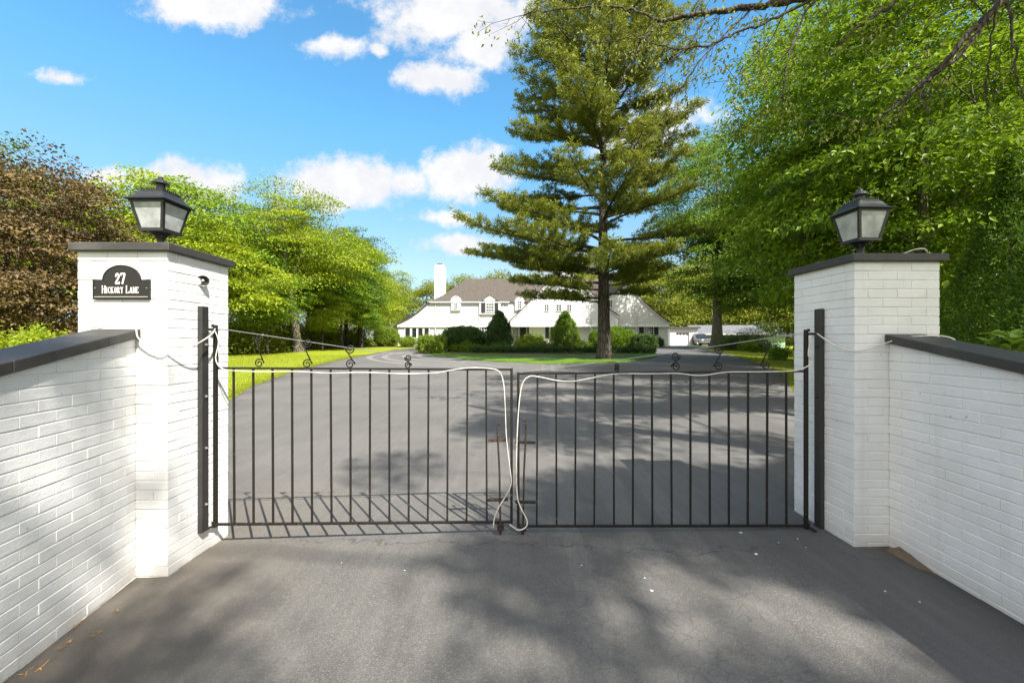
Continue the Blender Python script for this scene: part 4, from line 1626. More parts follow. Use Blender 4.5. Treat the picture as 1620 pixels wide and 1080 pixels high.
    ch = obj_bm('chimney', bm, FBRICK, main_roof)
    bm = bmesh.new()
    add_box(bm, hx(692.5, cd), hx(700.5, cd), cd - .6, cd + .3, hz(420, cd) + .003, hz(418, cd), bevel=.02)
    obj_bm('chimney_cap', bm, SHUT, ch)
    # wall dormers
    def dormer(pxc, half, py_top, py_base, wpx0, wpx1, wy0, wy1, arched, yf=54.72, cols=2, rows=2):
        x0, x1 = hx(pxc - half, yf), hx(pxc + half, yf)
        zb, zt = hz(py_base, yf), hz(py_top, yf)
        zs = zb + (zt - zb) * .62
        pts = [(x0, zb), (x1, zb), (x1, zs)]
        n = 9 if arched else 2
        for k in range(1, n):
            a = math.pi * k / n
            pts.append(((x0 + x1) / 2 + (x1 - x0) / 2 * math.cos(a), zs + (zt - zs) * math.sin(a)))
        pts.append((x0, zs))
        dm = prism('dormer', pts, yf, 57.2, TRIM, root)
        line = [(x, z + .01) for x, z in pts[2:]][::-1]
        roof_strip('dormer_roof', line, yf - .08, 57.0, .06, SHINGLE if not arched else TRIM, dm)
        window(dm, wpx0, wpx1, wy0, wy1, yf - .004, cols, rows)
    dormer(721.3, 7.5, 469, 491, 718.7, 724.0, 476, 487, True, cols=2, rows=3)
    dormer(822, 7, 470.5, 491, 819.7, 824.6, 477, 488, True, cols=2, rows=3)
    dormer(775, 16.5, 467, 497, 769.4, 781.0, 475.5, 493, False, cols=4, rows=4)
    shutter(root, 761.3, 767.6, 475, 494.5, 54.70)
    shutter(root, 782.6, 788.6, 475, 494.5, 54.70)
    # downspouts
    for px, y, p0 in ((688.5, 54.9, 478), (757.8, 54.9, 479), (796.5, 54.9, 479), (935.6, 53.9, 487), (1006.5, 54.5, 492)):
        acc = Acc()
        acc.tube([(hx(px, y), y, hz(p0, y)), (hx(px, y), y, g + .2)], .055, 6)
        acc.build('downspout', mat('grey_downspout', flat((0.5, .5, .5), .5)), root)
    # ground floor windows: sun room on the left, then along the front
    for (a, b) in ((641.2, 649.0), (652.0, 659.2), (661.6, 669.0), (671.4, 678.8)):
        window(root, a, b, 519.2, 533.8, 55.098, 1, 1)
    window(root, 708, 722, 517.2, 533, 55.098, 3, 3)
    window(root, 726, 738, 517.2, 533, 55.098, 3, 3)
    window(root, 762, 774, 517.2, 533, 55.098, 3, 3)
    gfy = 55.098
    window(root, 871, 884, 516.6, 534, gfy, 3, 4)
    shutter(root, 862.6, 868.4, 515.8, 535.2, gfy)
    shutter(root, 886.6, 892.4, 515.8, 535.2, gfy)
    window(root, 973, 983.5, 517, 531, gfy, 3, 3)
    shutter(root, 965.5, 971, 516.5, 532, gfy)
    shutter(root, 985.5, 991, 516.5, 532, gfy)
    window(root, 1020, 1033, 517.2, 528.8, gfy, 4, 3)
    shutter(root, 1011.2, 1018.0, 516.2, 530, gfy)
    shutter(root, 1034.8, 1041.4, 516.2, 530, gfy)
    # upper windows in the gables
    window(root, 861.5, 868, 482, 491.5, gy - .004, 2, 3)
    window(root, 880, 888, 482, 491.5, gy - .004, 2, 3)
    window(root, 897, 904, 482, 491.5, gy - .004, 2, 3)
    window(root, 963.5, 968.5, 475, 485, ry - .004, 2, 3)
    # entrance in the recessed porch
    yd = 56.598
    dx0, dx1 = hx(822.5, yd), hx(832, yd)
    zt_d = hz(518.5, yd)
    bm = bmesh.new()
    add_box(bm, dx0, dx1, yd - .07, yd - .005, .98, zt_d, bevel=.01)
    for i in range(2):
        for j in range(3):
            x = dx0 + (dx1 - dx0) * (.12 + .42 * i)
            z = .98 + (zt_d - .98) * (.06 + .31 * j)
            add_box(bm, x, x + (dx1 - dx0) * .34, yd - .09, yd - .069, z, z + (zt_d - .98) * .25, bevel=.01)
    dr = obj_bm('door', bm, DARKWOOD, root)
    acc = Acc(); acc.tube([(dx0 + .1, yd - .13, 1.95), (dx0 + .1, yd - .06, 1.95)], [.035, .02], 8); acc.build('handle', STEEL, dr)
    window(root, 816, 820, 519, 535, yd, 1, 3)
    window(root, 834, 836.4, 519, 535, yd, 1, 3)
    box('porch_lining', (xp0 + .004, xp0 + .06, 55.12, 56.59, g + .1, zc - .2), DARKWOOD, root)
    box('porch_lining', (xp1 - .06, xp1 - .004, 55.12, 56.59, g + .1, zc - .2), DARKWOOD, root)
    box('porch_lining', (xp0 + .061, xp1 - .061, 55.12, 56.59, zc - .2, zc - .02), DARKWOOD, root)
    # small lantern by the right hand window
    acc = Acc()
    lx, lz = hx(1044, 55), hz(533.5, 55)
    acc.tube([(lx, 55.06, lz - .14), (lx, 55.0, lz - .1), (lx, 55.0, lz + .1), (lx, 55.04, lz + .16)], [.05, .08, .08, .02], 8)
    acc.build('wall_lamp', BPAINT, root)


house()


def garage():
    d = 63.0
    root = thing('garage', 'flat roofed white garage with a panelled door beside the house', 'garage', (hx(1086, d), d, 0.98))
    O = root.location.copy()
    x0, x1 = hx(1060, d) - O.x, hx(1104, d) - O.x
    zt = hz(519.6, d) - O.z
    bm = bmesh.new()
    dx0, dx1, dz = hx(1069.5, d) - O.x, hx(1090.5, d) - O.x, hz(525.5, d) - O.z
    add_box(bm, x0, dx0, 0, 7, -.3, zt)
    add_box(bm, dx1, x1, 0, 7, -.3, zt)
    add_box(bm, dx0 + .001, dx1 - .001, .002, 6.99, dz, zt - .002)
    obj_bm('wall', bm, TRIM, root)
    box('roof', (x0 - .3, x1 + .25, -.45, 7.3, zt + .003, zt + .26), mat('roof_edge_dark', flat((.055, .052, .05), .7)), root)
    bm = bmesh.new()
    add_box(bm, dx0 + .003, dx1 - .003, .22, .28, -.1, dz - .003)
    for j in range(4):
        for i in range(4):
            w = (dx1 - dx0) / 4
            h = dz / 4
            add_box(bm, dx0 + w * (i + .1), dx0 + w * (i + .9), .195, .219, h * (j + .12), h * (j + .85), bevel=.012)
    dr = obj_bm('door', bm, TRIM, root)
    for i in range(4):
        w = (dx1 - dx0) / 4
        box('pane', (dx0 + w * (i + .18), dx0 + w * (i + .82), .185, .192, dz * .80, dz * .93), PANE, dr)
    for i in range(2):
        x = dx1 + .5 + i * .5
        box('pilaster', (x, x + .16, -.05, -.003, -.2, zt - .05), TRIM, root)


garage()


def outbuilding():
    d = 66.0
    root = thing('outbuilding', 'long low outbuilding with a grey roof behind the driveway maple', 'shed', (hx(1155, d), d, 1.0))
    O = root.location.copy()
    x0, x1 = hx(1103.5, d) - O.x, hx(1216, d) - O.x
    zeave, zridge = hz(527.5, d) - O.z, hz(514.2, d + 4.0) - O.z
    bm = bmesh.new()
    add_box(bm, x0 + .3, x0 + 3.6, .9, 8, -.3, zeave - .02)
    add_box(bm, x0 + 3.6, x1 - .5, 4.8, 8, -.3, zeave - .02)
    obj_bm('wall', bm, mat('grey_shed_wall', flat((.28, .28, .28), .8)), root)
    bm = bmesh.new()
    P = [(-.2, zeave), (4.0, zridge), (8.6, zeave + .1), (8.6, zeave - .12), (-.2, zeave - .14)]
    f = [bm.verts.new((x0, y, z)) for y, z in P]
    b = [bm.verts.new((x1, y, z)) for y, z in P]
    bm.faces.new(f); bm.faces.new(b[::-1])
    for i in range(5):
        bm.faces.new((f[i], b[i], b[(i + 1) % 5], f[(i + 1) % 5]))
    bmesh.ops.recalc_face_normals(bm, faces=bm.faces)
    obj_bm('roof', bm, GROOF, root)
    box('fascia', (x0 + .01, x1 - .01, -.26, -.205, zeave - .22, zeave + .03), mat('pale_fascia', flat((.45, .45, .43), .6)), root)
    for i in range(5):
        x = x0 + 3.7 + i * (x1 - x0 - 4.4) / 4
        box('post', (x, x + .14, -.1, .04, -.2, zeave - .15), TRIM, root)


outbuilding()


def green_shed():
    d = 49.0
    root = thing('garden_shed', 'pale green flat roofed shed at the right edge of the drive', 'shed', (hx(1211, d), d, 0.93))
    O = root.location.copy()
    x0, x1 = hx(1182, d) - O.x, hx(1242, d) - O.x
    zt = hz(532.5, d) - O.z
    bm = bmesh.new()
    add_box(bm, x0, x1, 0, 5, -.4, zt)
    n = 18
    for i in range(n):
        x = x0 + (x1 - x0) * i / n
        add_box(bm, x + .01, x + .05, -.02, -.002, -.3, zt - .01)
    obj_bm('wall', bm, GREENWALL, root)
    box('roof', (x0 - .4, x1 + .3, -.5, 5.4, zt + .003, zt + .2), mat('dark_flat_roof', flat((.05, .05, .052), .8)), root)


green_shed()


def car():
    """dark utility vehicle parked beside the garage, facing the drive"""
    d = 60.0
    cx = hx(1118.5, d)
    root = thing('parked_car', 'dark utility vehicle parked by the garage, half behind the maple trunk', 'car', (cx, d, gzf(0, 60)))
    # side profile (y from the nose, z), extruded in x with a tapered cabin
    prof = [(0.0, .45, .88), (-.02, .75, .90), (.06, .98, .90), (.35, 1.06, .90), (1.15, 1.14, .90), (1.85, 1.72, .70), (2.3, 1.80, .68), (3.9, 1.80, .68), (4.5, 1.66, .70), (4.62, 1.1, .90), (4.68, .5, .88), (4.4, .32, .86), (.25, .32, .86)]
    bm = bmesh.new()
    l = [bm.verts.new((-w, y, z)) for y, z, w in prof]
    r = [bm.verts.new((w, y, z)) for y, z, w in prof]
    bm.faces.new(l); bm.faces.new(r[::-1])
    for i in range(len(prof)):
        j = (i + 1) % len(prof)
        bm.faces.new((l[i], r[i], r[j], l[j]))
    bmesh.ops.recalc_face_normals(bm, faces=bm.faces)
    bmesh.ops.bevel(bm, geom=list(bm.edges), offset=.045, segments=2, affect='EDGES')
    obj_bm('body', bm, CARPAINT, root)
    bm = bmesh.new()
    v = [bm.verts.new(p) for p in ((-.80, 1.20, 1.20), (.80, 1.20, 1.20), (.64, 1.80, 1.66), (-.64, 1.80, 1.66))]
    v2 = [bm.verts.new(p.co + Vector((0, -.035, .03))) for p in v]
    bm.faces.new(v2)
    for i in range(4):
        bm.faces.new((v[i], v[(i + 1) % 4], v2[(i + 1) % 4], v2[i]))
    bmesh.ops.recalc_face_normals(bm, faces=bm.faces)
    obj_bm('windscreen', bm, PANE, root)
    bm = bmesh.new()
    for i in range(5):
        z = .66 + i * .055
        add_box(bm, -.46, .46, -.065, -.02, z, z + .03, bevel=.006)
    obj_bm('grille', bm, CHROME, root)
    for s in (-1, 1):
        acc = Acc()
        acc.tube([(s * .67, .02, .82), (s * .67, -.05, .82), (s * .67, -.065, .82)], [.13, .13, .09], 14)
        acc.build('headlight', HLIGHT, root, smooth=False)
    box('bumper', (-.88, .88, -.10, .02, .42, .58), CHROME, root, bevel=.03)
    for s in (-1, 1):
        for y in (.95, 3.75):
            acc = Acc()
            acc.tube([(s * .70, y, .36), (s * .72, y, .36), (s * .90, y, .36), (s * .92, y, .36)], [.30, .36, .36, .31], 20)
            wh = acc.build('wheel', RUBBER, root)
            acc = Acc()
            acc.tube([(s * .915, y, .36), (s * .93, y, .36)], [.22, .18], 12)
            acc.build('rim', CHROME, wh)


car()

# ------------------------------------------------------------------ vegetation
def norm(a):
    return a / np.maximum(np.linalg.norm(a, axis=-1, keepdims=True), 1e-9)


def leaf_geo(rng, pos, outward, L, wr=0.5, up_bias=0.8, droop=0.25, fold=0.25, clump_tint=None, jitter=0.35):
    """kite leaves (two triangles each). pos (n,3); outward (n,3) preferred pointing direction"""
    n = len(pos)
    Ls = L * rng.uniform(0.6, 1.35, n)[:, None]
    nrm = norm(rng.normal(0, 1, (n, 3)) * 0.75 + np.array([0, 0, up_bias]) + outward * 0.35)
    d = rng.normal(0, 0.7, (n, 3)) + outward * 0.8
    d[:, 2] -= droop
    d = norm(d - nrm * np.sum(d * nrm, axis=1, keepdims=True))
    s = np.cross(nrm, d)
    w = Ls * wr * 0.5
    base = pos
    tip = pos + d * Ls - nrm * Ls * 0.12
    mid = pos + d * Ls * 0.42
    left = mid + s * w + nrm * w * fold
    right = mid - s * w + nrm * w * fold
    V = np.stack([base, left, tip, right], axis=1).reshape(-1, 3)
    i = np.arange(n)[:, None] * 4
    T = np.concatenate([i + np.array([[0, 3, 2]]), i + np.array([[0, 2, 1]])], axis=1).reshape(-1, 3)
    t = np.clip((clump_tint if clump_tint is not None else 0.5) + rng.normal(0, jitter * 0.5, n), 0, 1)
    return V, T, np.repeat(t, 2)


def spray_leaves(rng, centers, n_per, sxy, sz, crown_c, L, tsd=.27, **kw):
    """leaves in flattened clumps round each centre"""
    m = len(centers)
    k = rng.poisson(n_per, m)
    idx = np.repeat(np.arange(m), k)
    n = len(idx)
    out = norm(centers - crown_c)
    # local flattened gaussian, tilted outward-down
    r = rng.normal(0, 1, (n, 3))
    r *= (np.minimum(1.0, 1.9 / np.maximum(np.linalg.norm(r, axis=1), 1e-6)))[:, None]
    scale = rng.uniform(0.65, 1.3, m)[idx][:, None]
    p = r * np.array([sxy, sxy, sz]) * scale
    o = out[idx]
    oh = o.copy(); oh[:, 2] = 0
    oh = norm(oh)
    reach = np.sum(p * oh, axis=1)
    p[:, 2] -= np.abs(reach) * 0.12 + np.maximum(reach, 0) * 0.28
    pos = centers[idx] + p
    tint = np.clip(rng.normal(0.5, tsd, m), 0.03, 0.97)[idx]
    return leaf_geo(rng, pos, norm(o + norm(p) * 0.6), L, clump_tint=tint, **kw)


def grow(rng, base, trunk_top, lean, clusters, first_limb, step=0.55, wob=0.12, climb=0.45):
    """skeleton: nodes with parents, chains. clusters (m,3) absolute"""
    base = np.array(base, float)
    n = max(4, int((trunk_top) / step))
    P, par = [], []
    w = np.cumsum(rng.normal(0, wob, (n + 1, 2)) * step, axis=0)
    for i in range(n + 1):
        t = i / n
        P.append(base + np.array([lean[0] * t + w[i, 0] * t, lean[1] * t + w[i, 1] * t, trunk_top * t]))
        par.append(i - 1)
    chains = [list(range(n + 1))]
    ntr = n + 1
    P = list(P)
    axis = np.array(P)
    def hd(c):
        k = np.argmin(np.abs(axis[:, 2] - c[2]))
        return np.linalg.norm((c - axis[k])[:2])
    order = sorted(range(len(clusters)), key=lambda i: hd(clusters[i]) + 0.15 * abs(clusters[i][2] - base[2] - trunk_top * .6))
    arr = np.zeros((len(clusters) * 40 + ntr + 10, 3))
    arr[:ntr] = axis
    cnt = ntr
    low = base[2] + first_limb
    for ci in order:
        c = clusters[ci]
        A = arr[:cnt]
        v = c - A
        dist = np.linalg.norm(v, axis=1)
        h = np.linalg.norm(v[:, :2], axis=1)
        cost = dist + 1.3 * np.maximum(0, A[:, 2] - (c[2] - climb * h)) + np.where(A[:, 2] < low, 4.0 + 3 * (low - A[:, 2]), 0)
        j = int(np.argmin(cost))
        k = max(1, min(30, int(math.ceil(dist[j] / step))))
        a = A[j].copy()
        mid = (a + c) / 2 + np.array([0, 0, 0.10 * dist[j]]) + rng.normal(0, 0.10, 3) * dist[j]
        ch = [j]
        prev = j
        for q in range(1, k + 1):
            t = q / k
            p = (1 - t) ** 2 * a + 2 * t * (1 - t) * mid + t * t * c
            if q < k:
                p = p + rng.normal(0, 0.035, 3) * step
            arr[cnt] = p
            par.append(prev)
            prev = cnt
            ch.append(cnt)
            cnt += 1
        chains.append(ch)
    return arr[:cnt], par, chains, ntr


def wood_mesh(name, P, par, chains, ntr, r_tip, r_base, m, parent, base, expo=2.35, min_r=0.0, flare=1.5, sides_big=9):
    n = len(P)
    load = np.zeros(n)
    kids = np.zeros(n, int)
    for i in range(1, n):
        kids[par[i]] += 1
    for i in range(n - 1, 0, -1):
        if kids[i] == 0:
            load[i] += r_tip ** expo
        load[i] += (r_tip * 0.25) ** expo
        load[par[i]] += load[i]
    r = load ** (1 / expo)
    H = P[ntr - 1][2] - P[0][2]
    rmax_l = r_base * 0.55
    r = np.minimum(r, rmax_l)
    for i in range(ntr):
        t = (P[i][2] - P[0][2]) / H
        r[i] = max(min(r[i], r_base), r_base * (1 - 0.82 * t ** 0.9))
        z = P[i][2] - P[0][2]
        r[i] *= 1 + (flare - 1) * math.exp(-z / (r_base * 1.6))
    acc = Acc()
    for ci, ch in enumerate(chains):
        pts = P[ch] - np.array(base)
        rad = r[ch].copy()
        if ci > 0:
            rad[0] = min(rad[0], rad[1] * 1.25)
        if rad.max() < min_r:
            continue
        if ci == 0:
            pts = np.concatenate([pts[:1] - np.array([[0, 0, 0.4]]), pts])
            rad = np.concatenate([[rad[0] * 1.1], rad])
        s = sides_big if ci == 0 else (7 if rad[0] > 0.05 else (5 if rad[0] > .02 else 3))
        acc.tube(pts, rad, s)
    return acc.build(name, m, parent, smooth=True)


def ellipsoid_clusters(rng, shapes, count, hollow=0.45, lump=0.35, avoid=None):
    """cluster centres filling the outer part of a set of ellipsoids with a lumpy outline"""
    out = []
    vol = np.array([s[3] * s[4] * s[5] for s in shapes])
    vol = vol ** .67 / (vol ** .67).sum()
    lumps = rng.normal(0, 1, (24, 3))
    lumps = norm(lumps)
    amp = rng.uniform(-1, 1, 24)
    tries = 0
    while len(out) < count and tries < count * 60:
        tries += 1
        s = shapes[rng.choice(len(shapes), p=vol)]
        d = rng.normal(0, 1, 3)
        d /= np.linalg.norm(d)
        q = float(np.clip(np.exp(5 * (lumps @ d - 1)) @ amp, -1.2, .5)) - .25
        rr_ = (1 + lump * q) * (hollow + (1 - hollow) * rng.uniform() ** 0.55)
        p = np.array(s[:3]) + d * rr_ * np.array(s[3:6])
        if avoid is not None and avoid(p):
            continue
        out.append(p)
    return np.array(out)


def tree(name, label, base, trunk_top, r_base, shapes, n_cl, n_leaf, L, leafm, barkm, seed, cat='tree', group=None,
         first_limb=2.5, lean=(0, 0), sxy=0.55, sz=0.22, r_tip=0.012, hollow=0.45, lump=0.35, up_bias=0.8, droop=0.25, wr=0.5, avoid=None, extra=None, bare=0.0, step=0.55, climb=0.45, flare=1.5, min_r=0.0):
    rng = np.random.default_rng(seed)
    base = np.array((base[0], base[1], gzf(base[0], base[1]) if len(base) < 3 else base[2]), float)
    root = thing(name, label, cat, tuple(base), group)
    sh = [(base[0] + s[0], base[1] + s[1], base[2] + s[2], s[3], s[4], s[5]) for s in shapes]
    cl = ellipsoid_clusters(rng, sh, n_cl, hollow, lump, avoid)
    P, par, chains, ntr = grow(rng, base, trunk_top, lean, cl, first_limb, step=step, climb=climb)
    tr = wood_mesh('trunk', P, par, chains, ntr, r_tip, r_base, barkm, root, base, flare=flare, min_r=min_r)
    keep = cl if bare <= 0 else cl[rng.uniform(size=len(cl)) > bare]
    cc = np.mean(cl, axis=0) - np.array([0, 0, 0.25 * np.ptp(cl[:, 2])])
    V, T, t = spray_leaves(rng, keep, n_leaf, sxy, sz, cc, L, up_bias=up_bias, droop=droop, wr=wr)
    if extra is not None:
        V2, T2, t2 = extra(rng)
        T = np.concatenate([T, T2 + len(V)])
        V = np.concatenate([V, V2])
        t = np.concatenate([t, t2])
    mesh_np('crown', V - base, [T], leafm, root, tint=t)
    return root


def copy_thing(root, loc, rz=0.0, scale=1.0, label=None, group=None):
    r = root.copy()
    COL.objects.link(r)
    r.location = loc
    r.rotation_euler[2] = rz
    r.scale = (scale, scale, scale)
    if label:
        r['label'] = label
    if group:
        r['group'] = group
    for ch in root.children:
        c = ch.copy()
        COL.objects.link(c)
        c.parent = r
        for g in ch.children:
            e = g.copy()
            COL.objects.link(e)
            e.parent = c
    return r


# ---- white pine on the island
def pine():
    rng = np.random.default_rng(77)
    bx, by = 5.9, 26.7
    bz = gzf(bx, by)
    root = thing('pine_tree', 'tall white pine with layered needle boughs standing on the grass island', 'tree', (bx, by, bz))
    H = 26.2
    acc = Acc()
    n = 46
    zs = np.linspace(-0.3, H, n)
    wob = np.cumsum(rng.normal(0, .012, (n, 2)), axis=0)
    def axis(z):
        return np.array([np.interp(z, zs, wob[:, 0]), np.interp(z, zs, wob[:, 1]), z])
    rad = np.array([0.42 * (1 - max(z, 0) / H) ** 1.15 + .012 for z in zs])
    rad *= 1 + .38 * np.exp(-np.maximum(zs, 0) / .55)
    acc.tube([axis(z) for z in zs], rad, 14)
    # bough length profile against height
    zp = [4.0, 5.0, 6.2, 8.0, 11, 14, 17, 19.5, 21.8, 23.6, 25.2, 26.2]
    lp = [3.2, 5.4, 8.0, 8.2, 6.6, 6.2, 6.2, 5.9, 5.0, 3.4, 1.8, 0.5]
    pads, dirs, tints = [], [], []
    z = 4.6
    az0 = 0.0
    low = [(4.9, 3.35, 5.2), (4.4, 3.75, 4.0), (5.5, 2.9, 6.4), (4.7, 6.1, 3.6), (5.3, .35, 4.4), (5.0, 5.4, 3.8), (6.4, 3.2, 7.6), (7.0, 3.5, 8.4), (3.9, 3.3, 4.4), (3.6, 3.65, 3.6), (4.2, .2, 3.4), (5.6, 3.9, 5.4)]
    while z < H - 0.6:
        nb = rng.integers(4, 7) if z > 4.65 else len(low)
        az0 += rng.uniform(.4, 1.1)
        for b in range(nb):
            az = az0 + b * 2 * math.pi / nb + rng.normal(0, .22)
            if z > 4.65 and rng.uniform() < 0.10:
                continue
            zz = z + rng.uniform(-.35, .35)
            Lb = np.interp(zz, zp, lp) * rng.uniform(.62, 1.08)
            if z <= 4.65:
                zz, az, Lb = low[b]
            Lb *= 1 - .13 * math.cos(az)
            # lean of the boughs: level low down, rising high up
            elev = np.interp(zz, [4, 8, 16, 26], [0.10, 0.16, 0.30, 0.7]) + rng.normal(0, .06)
            sag = np.interp(zz, [4, 10, 26], [0.13, 0.10, 0.0])
            a = axis(zz)
            hd_ = np.array([math.cos(az), math.sin(az), 0])
            m = 11
            ts = np.linspace(0, 1, m)
            side = np.array([-hd_[1], hd_[0], 0])
            bend = rng.normal(0, .10)
            pts = np.array([a + hd_ * Lb * t + side * bend * Lb * t * t + np.array([0, 0, Lb * (elev * t - sag * 2.2 * t * t + sag * 1.9 * t ** 3.2)]) for t in ts])
            r0 = 0.020 + 0.0125 * Lb
            acc.tube(pts, np.linspace(r0, .010, m), 6)
            # side branchlets carry the needle pads
            nbr = int(5 + Lb * 3.3)
            for k in range(nbr):
                t = 0.24 + 0.76 * (k + rng.uniform(0, 1)) / nbr
                p0 = np.array([np.interp(t, ts, pts[:, i]) for i in range(3)])
                sgn = 1 if k % 2 else -1
                ang = az + sgn * rng.uniform(.45, 1.05)
                bl = (0.42 + 0.34 * Lb * (1 - t) * 0.9 + rng.uniform(0, .45)) * 0.95
                bd = np.array([math.cos(ang), math.sin(ang), rng.uniform(.05, .32)])
                p1 = p0 + bd * bl * .55
                p2 = p0 + bd * bl + np.array([0, 0, .07 * bl])
                acc.tube([p0, p1, p2], [.012, .008, .004], 3)
                q = max(3, int(bl / .15))
                for j in range(q):
                    f = (j + .6) / q
                    c = p0 + (p2 - p0) * f + rng.normal(0, .07, 3) * np.array([1, 1, .6])
                    pads.append(c + np.array([0, 0, rng.uniform(0, .10)]))
                    dirs.append(bd + np.array([0, 0, .25]))
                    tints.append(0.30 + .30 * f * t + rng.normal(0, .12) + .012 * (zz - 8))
            # tip tuft
            for j in range(4):
                pads.append(pts[-1] + rng.normal(0, .10, 3))
                dirs.append(hd_ + np.array([0, 0, .35]))
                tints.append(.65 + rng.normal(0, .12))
        z += rng.uniform(.66, 1.02)
    acc.build('trunk', B_PINE, root, smooth=True)
    pads, dirs, tints = np.array(pads), norm(np.array(dirs)), np.array(tints)
    # needle tufts: thin long blades bursting from each pad point
    per = 20
    idx = np.repeat(np.arange(len(pads)), per)
    n = len(idx)
    d = norm(dirs[idx] * 0.55 + rng.normal(0, .62, (n, 3)) + np.array([0, 0, .16]))
    pos = pads[idx] + rng.normal(0, .055, (n, 3))
    Ls = rng.uniform(.15, .30, n)[:, None]
    s = norm(np.cross(d, rng.normal(0, 1, (n, 3)))) * rng.uniform(.014, .026, n)[:, None]
    tip = pos + d * Ls - np.array([0, 0, 1]) * (Ls * .16)
    V = np.stack([pos, pos + d * Ls * .5 + s, tip, pos + d * Ls * .5 - s], axis=1).reshape(-1, 3)
    i = np.arange(n)[:, None] * 4
    T = np.concatenate([i + np.array([[0, 1, 2]]), i + np.array([[0, 2, 3]])], axis=1).reshape(-1, 3)
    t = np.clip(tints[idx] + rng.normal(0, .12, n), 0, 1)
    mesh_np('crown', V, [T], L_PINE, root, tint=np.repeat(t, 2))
    print('pine blades', n)


pine()


# ---- the big maple beyond the island
tree('maple_tree', 'big maple with a thick pale trunk at the bend of the drive before the garage', (22.3, 45.0), 19.0, 0.56,
     [(0.5, 0, 16.5, 6.8, 6.2, 8.6), (-1.6, -1.5, 10.5, 6.6, 5.2, 5.2), (3, 0, 12.5, 6.0, 5.5, 6.0)], 360, 240, 0.25, L_MAPLE, B_GREY, 5, first_limb=5.5, sxy=1.05, sz=0.22, r_tip=0.02, hollow=.5, flare=1.7)

# ---- the trees crowding the right side
def not_low(p):
    return False


tree('hickory_tree', 'leafy bright green tree with drooping sprays rising directly behind the right lantern', (12.6, 12.6), 12.5, 0.20,
     [(-.3, 0, 8.0, 4.1, 4.0, 5.4), (-1.6, .4, 5.2, 3.6, 3.2, 2.7)], 270, 230, 0.19, L_RICH, B_GREY, 21, first_limb=2.2, sxy=0.74, sz=0.10, lump=.4, up_bias=.95, droop=.5, wr=.44)
tree('hickory_tree', 'tall rich green tree filling the upper right corner above the arborvitae', (21.5, 15.5), 14.5, 0.24,
     [(-.6, 0, 9.6, 4.9, 4.6, 6.0), (-2.4, 0, 6.0, 3.6, 3.2, 2.6)], 310, 240, 0.195, L_RICH, B_GREY, 22, first_limb=3.0, sxy=0.78, sz=0.11, lump=.35, up_bias=.95, droop=.5, wr=.44)
tree('linden_tree', 'broad bright green tree overhanging the right edge of the drive beyond the gate', (16.2, 21.0), 16.0, 0.26,
     [(-.4, 0, 10.2, 5.4, 5.0, 6.8), (-1.2, -.6, 6.2, 5.0, 4.2, 3.0)], 300, 270, 0.20, L_MAPLE, B_DARK, 23, first_limb=3.2, sxy=0.9, sz=0.13, lump=.42, up_bias=.9, droop=.4, wr=.46)
tree('linden_tree', 'dark stemmed shade tree behind the pale green shed on the right', (28.4, 41.0), 18.0, 0.36,
     [(0, 0, 13.0, 7.6, 7.0, 8.0), (-2.5, 0, 7.6, 6.4, 5.5, 3.6)], 620, 110, 0.27, L_MID, B_DARK, 24, first_limb=4.2, sxy=0.75, sz=0.28, lump=.35, r_tip=.02)
tree('linden_tree', 'green tree filling in low behind the right pillar and its lantern', (20.6, 17.2), 12.0, 0.2,
     [(0, 0, 7.5, 5.2, 5.0, 6.2), (-1.5, 0, 3.8, 4.6, 4.0, 2.9)], 300, 290, 0.18, L_RICH, B_DARK, 25, first_limb=1.4, sxy=0.85, sz=0.13, lump=.35, up_bias=.9, droop=.4)
tree('linden_tree', 'deep green tree standing furthest right behind the wall of leaves', (29.0, 27.0), 16.0, 0.3,
     [(0, 0, 10.0, 7.0, 6.5, 9.0)], 560, 110, 0.28, L_MID, B_DARK, 26, first_limb=1.8, sxy=0.75, sz=0.3, lump=.3)


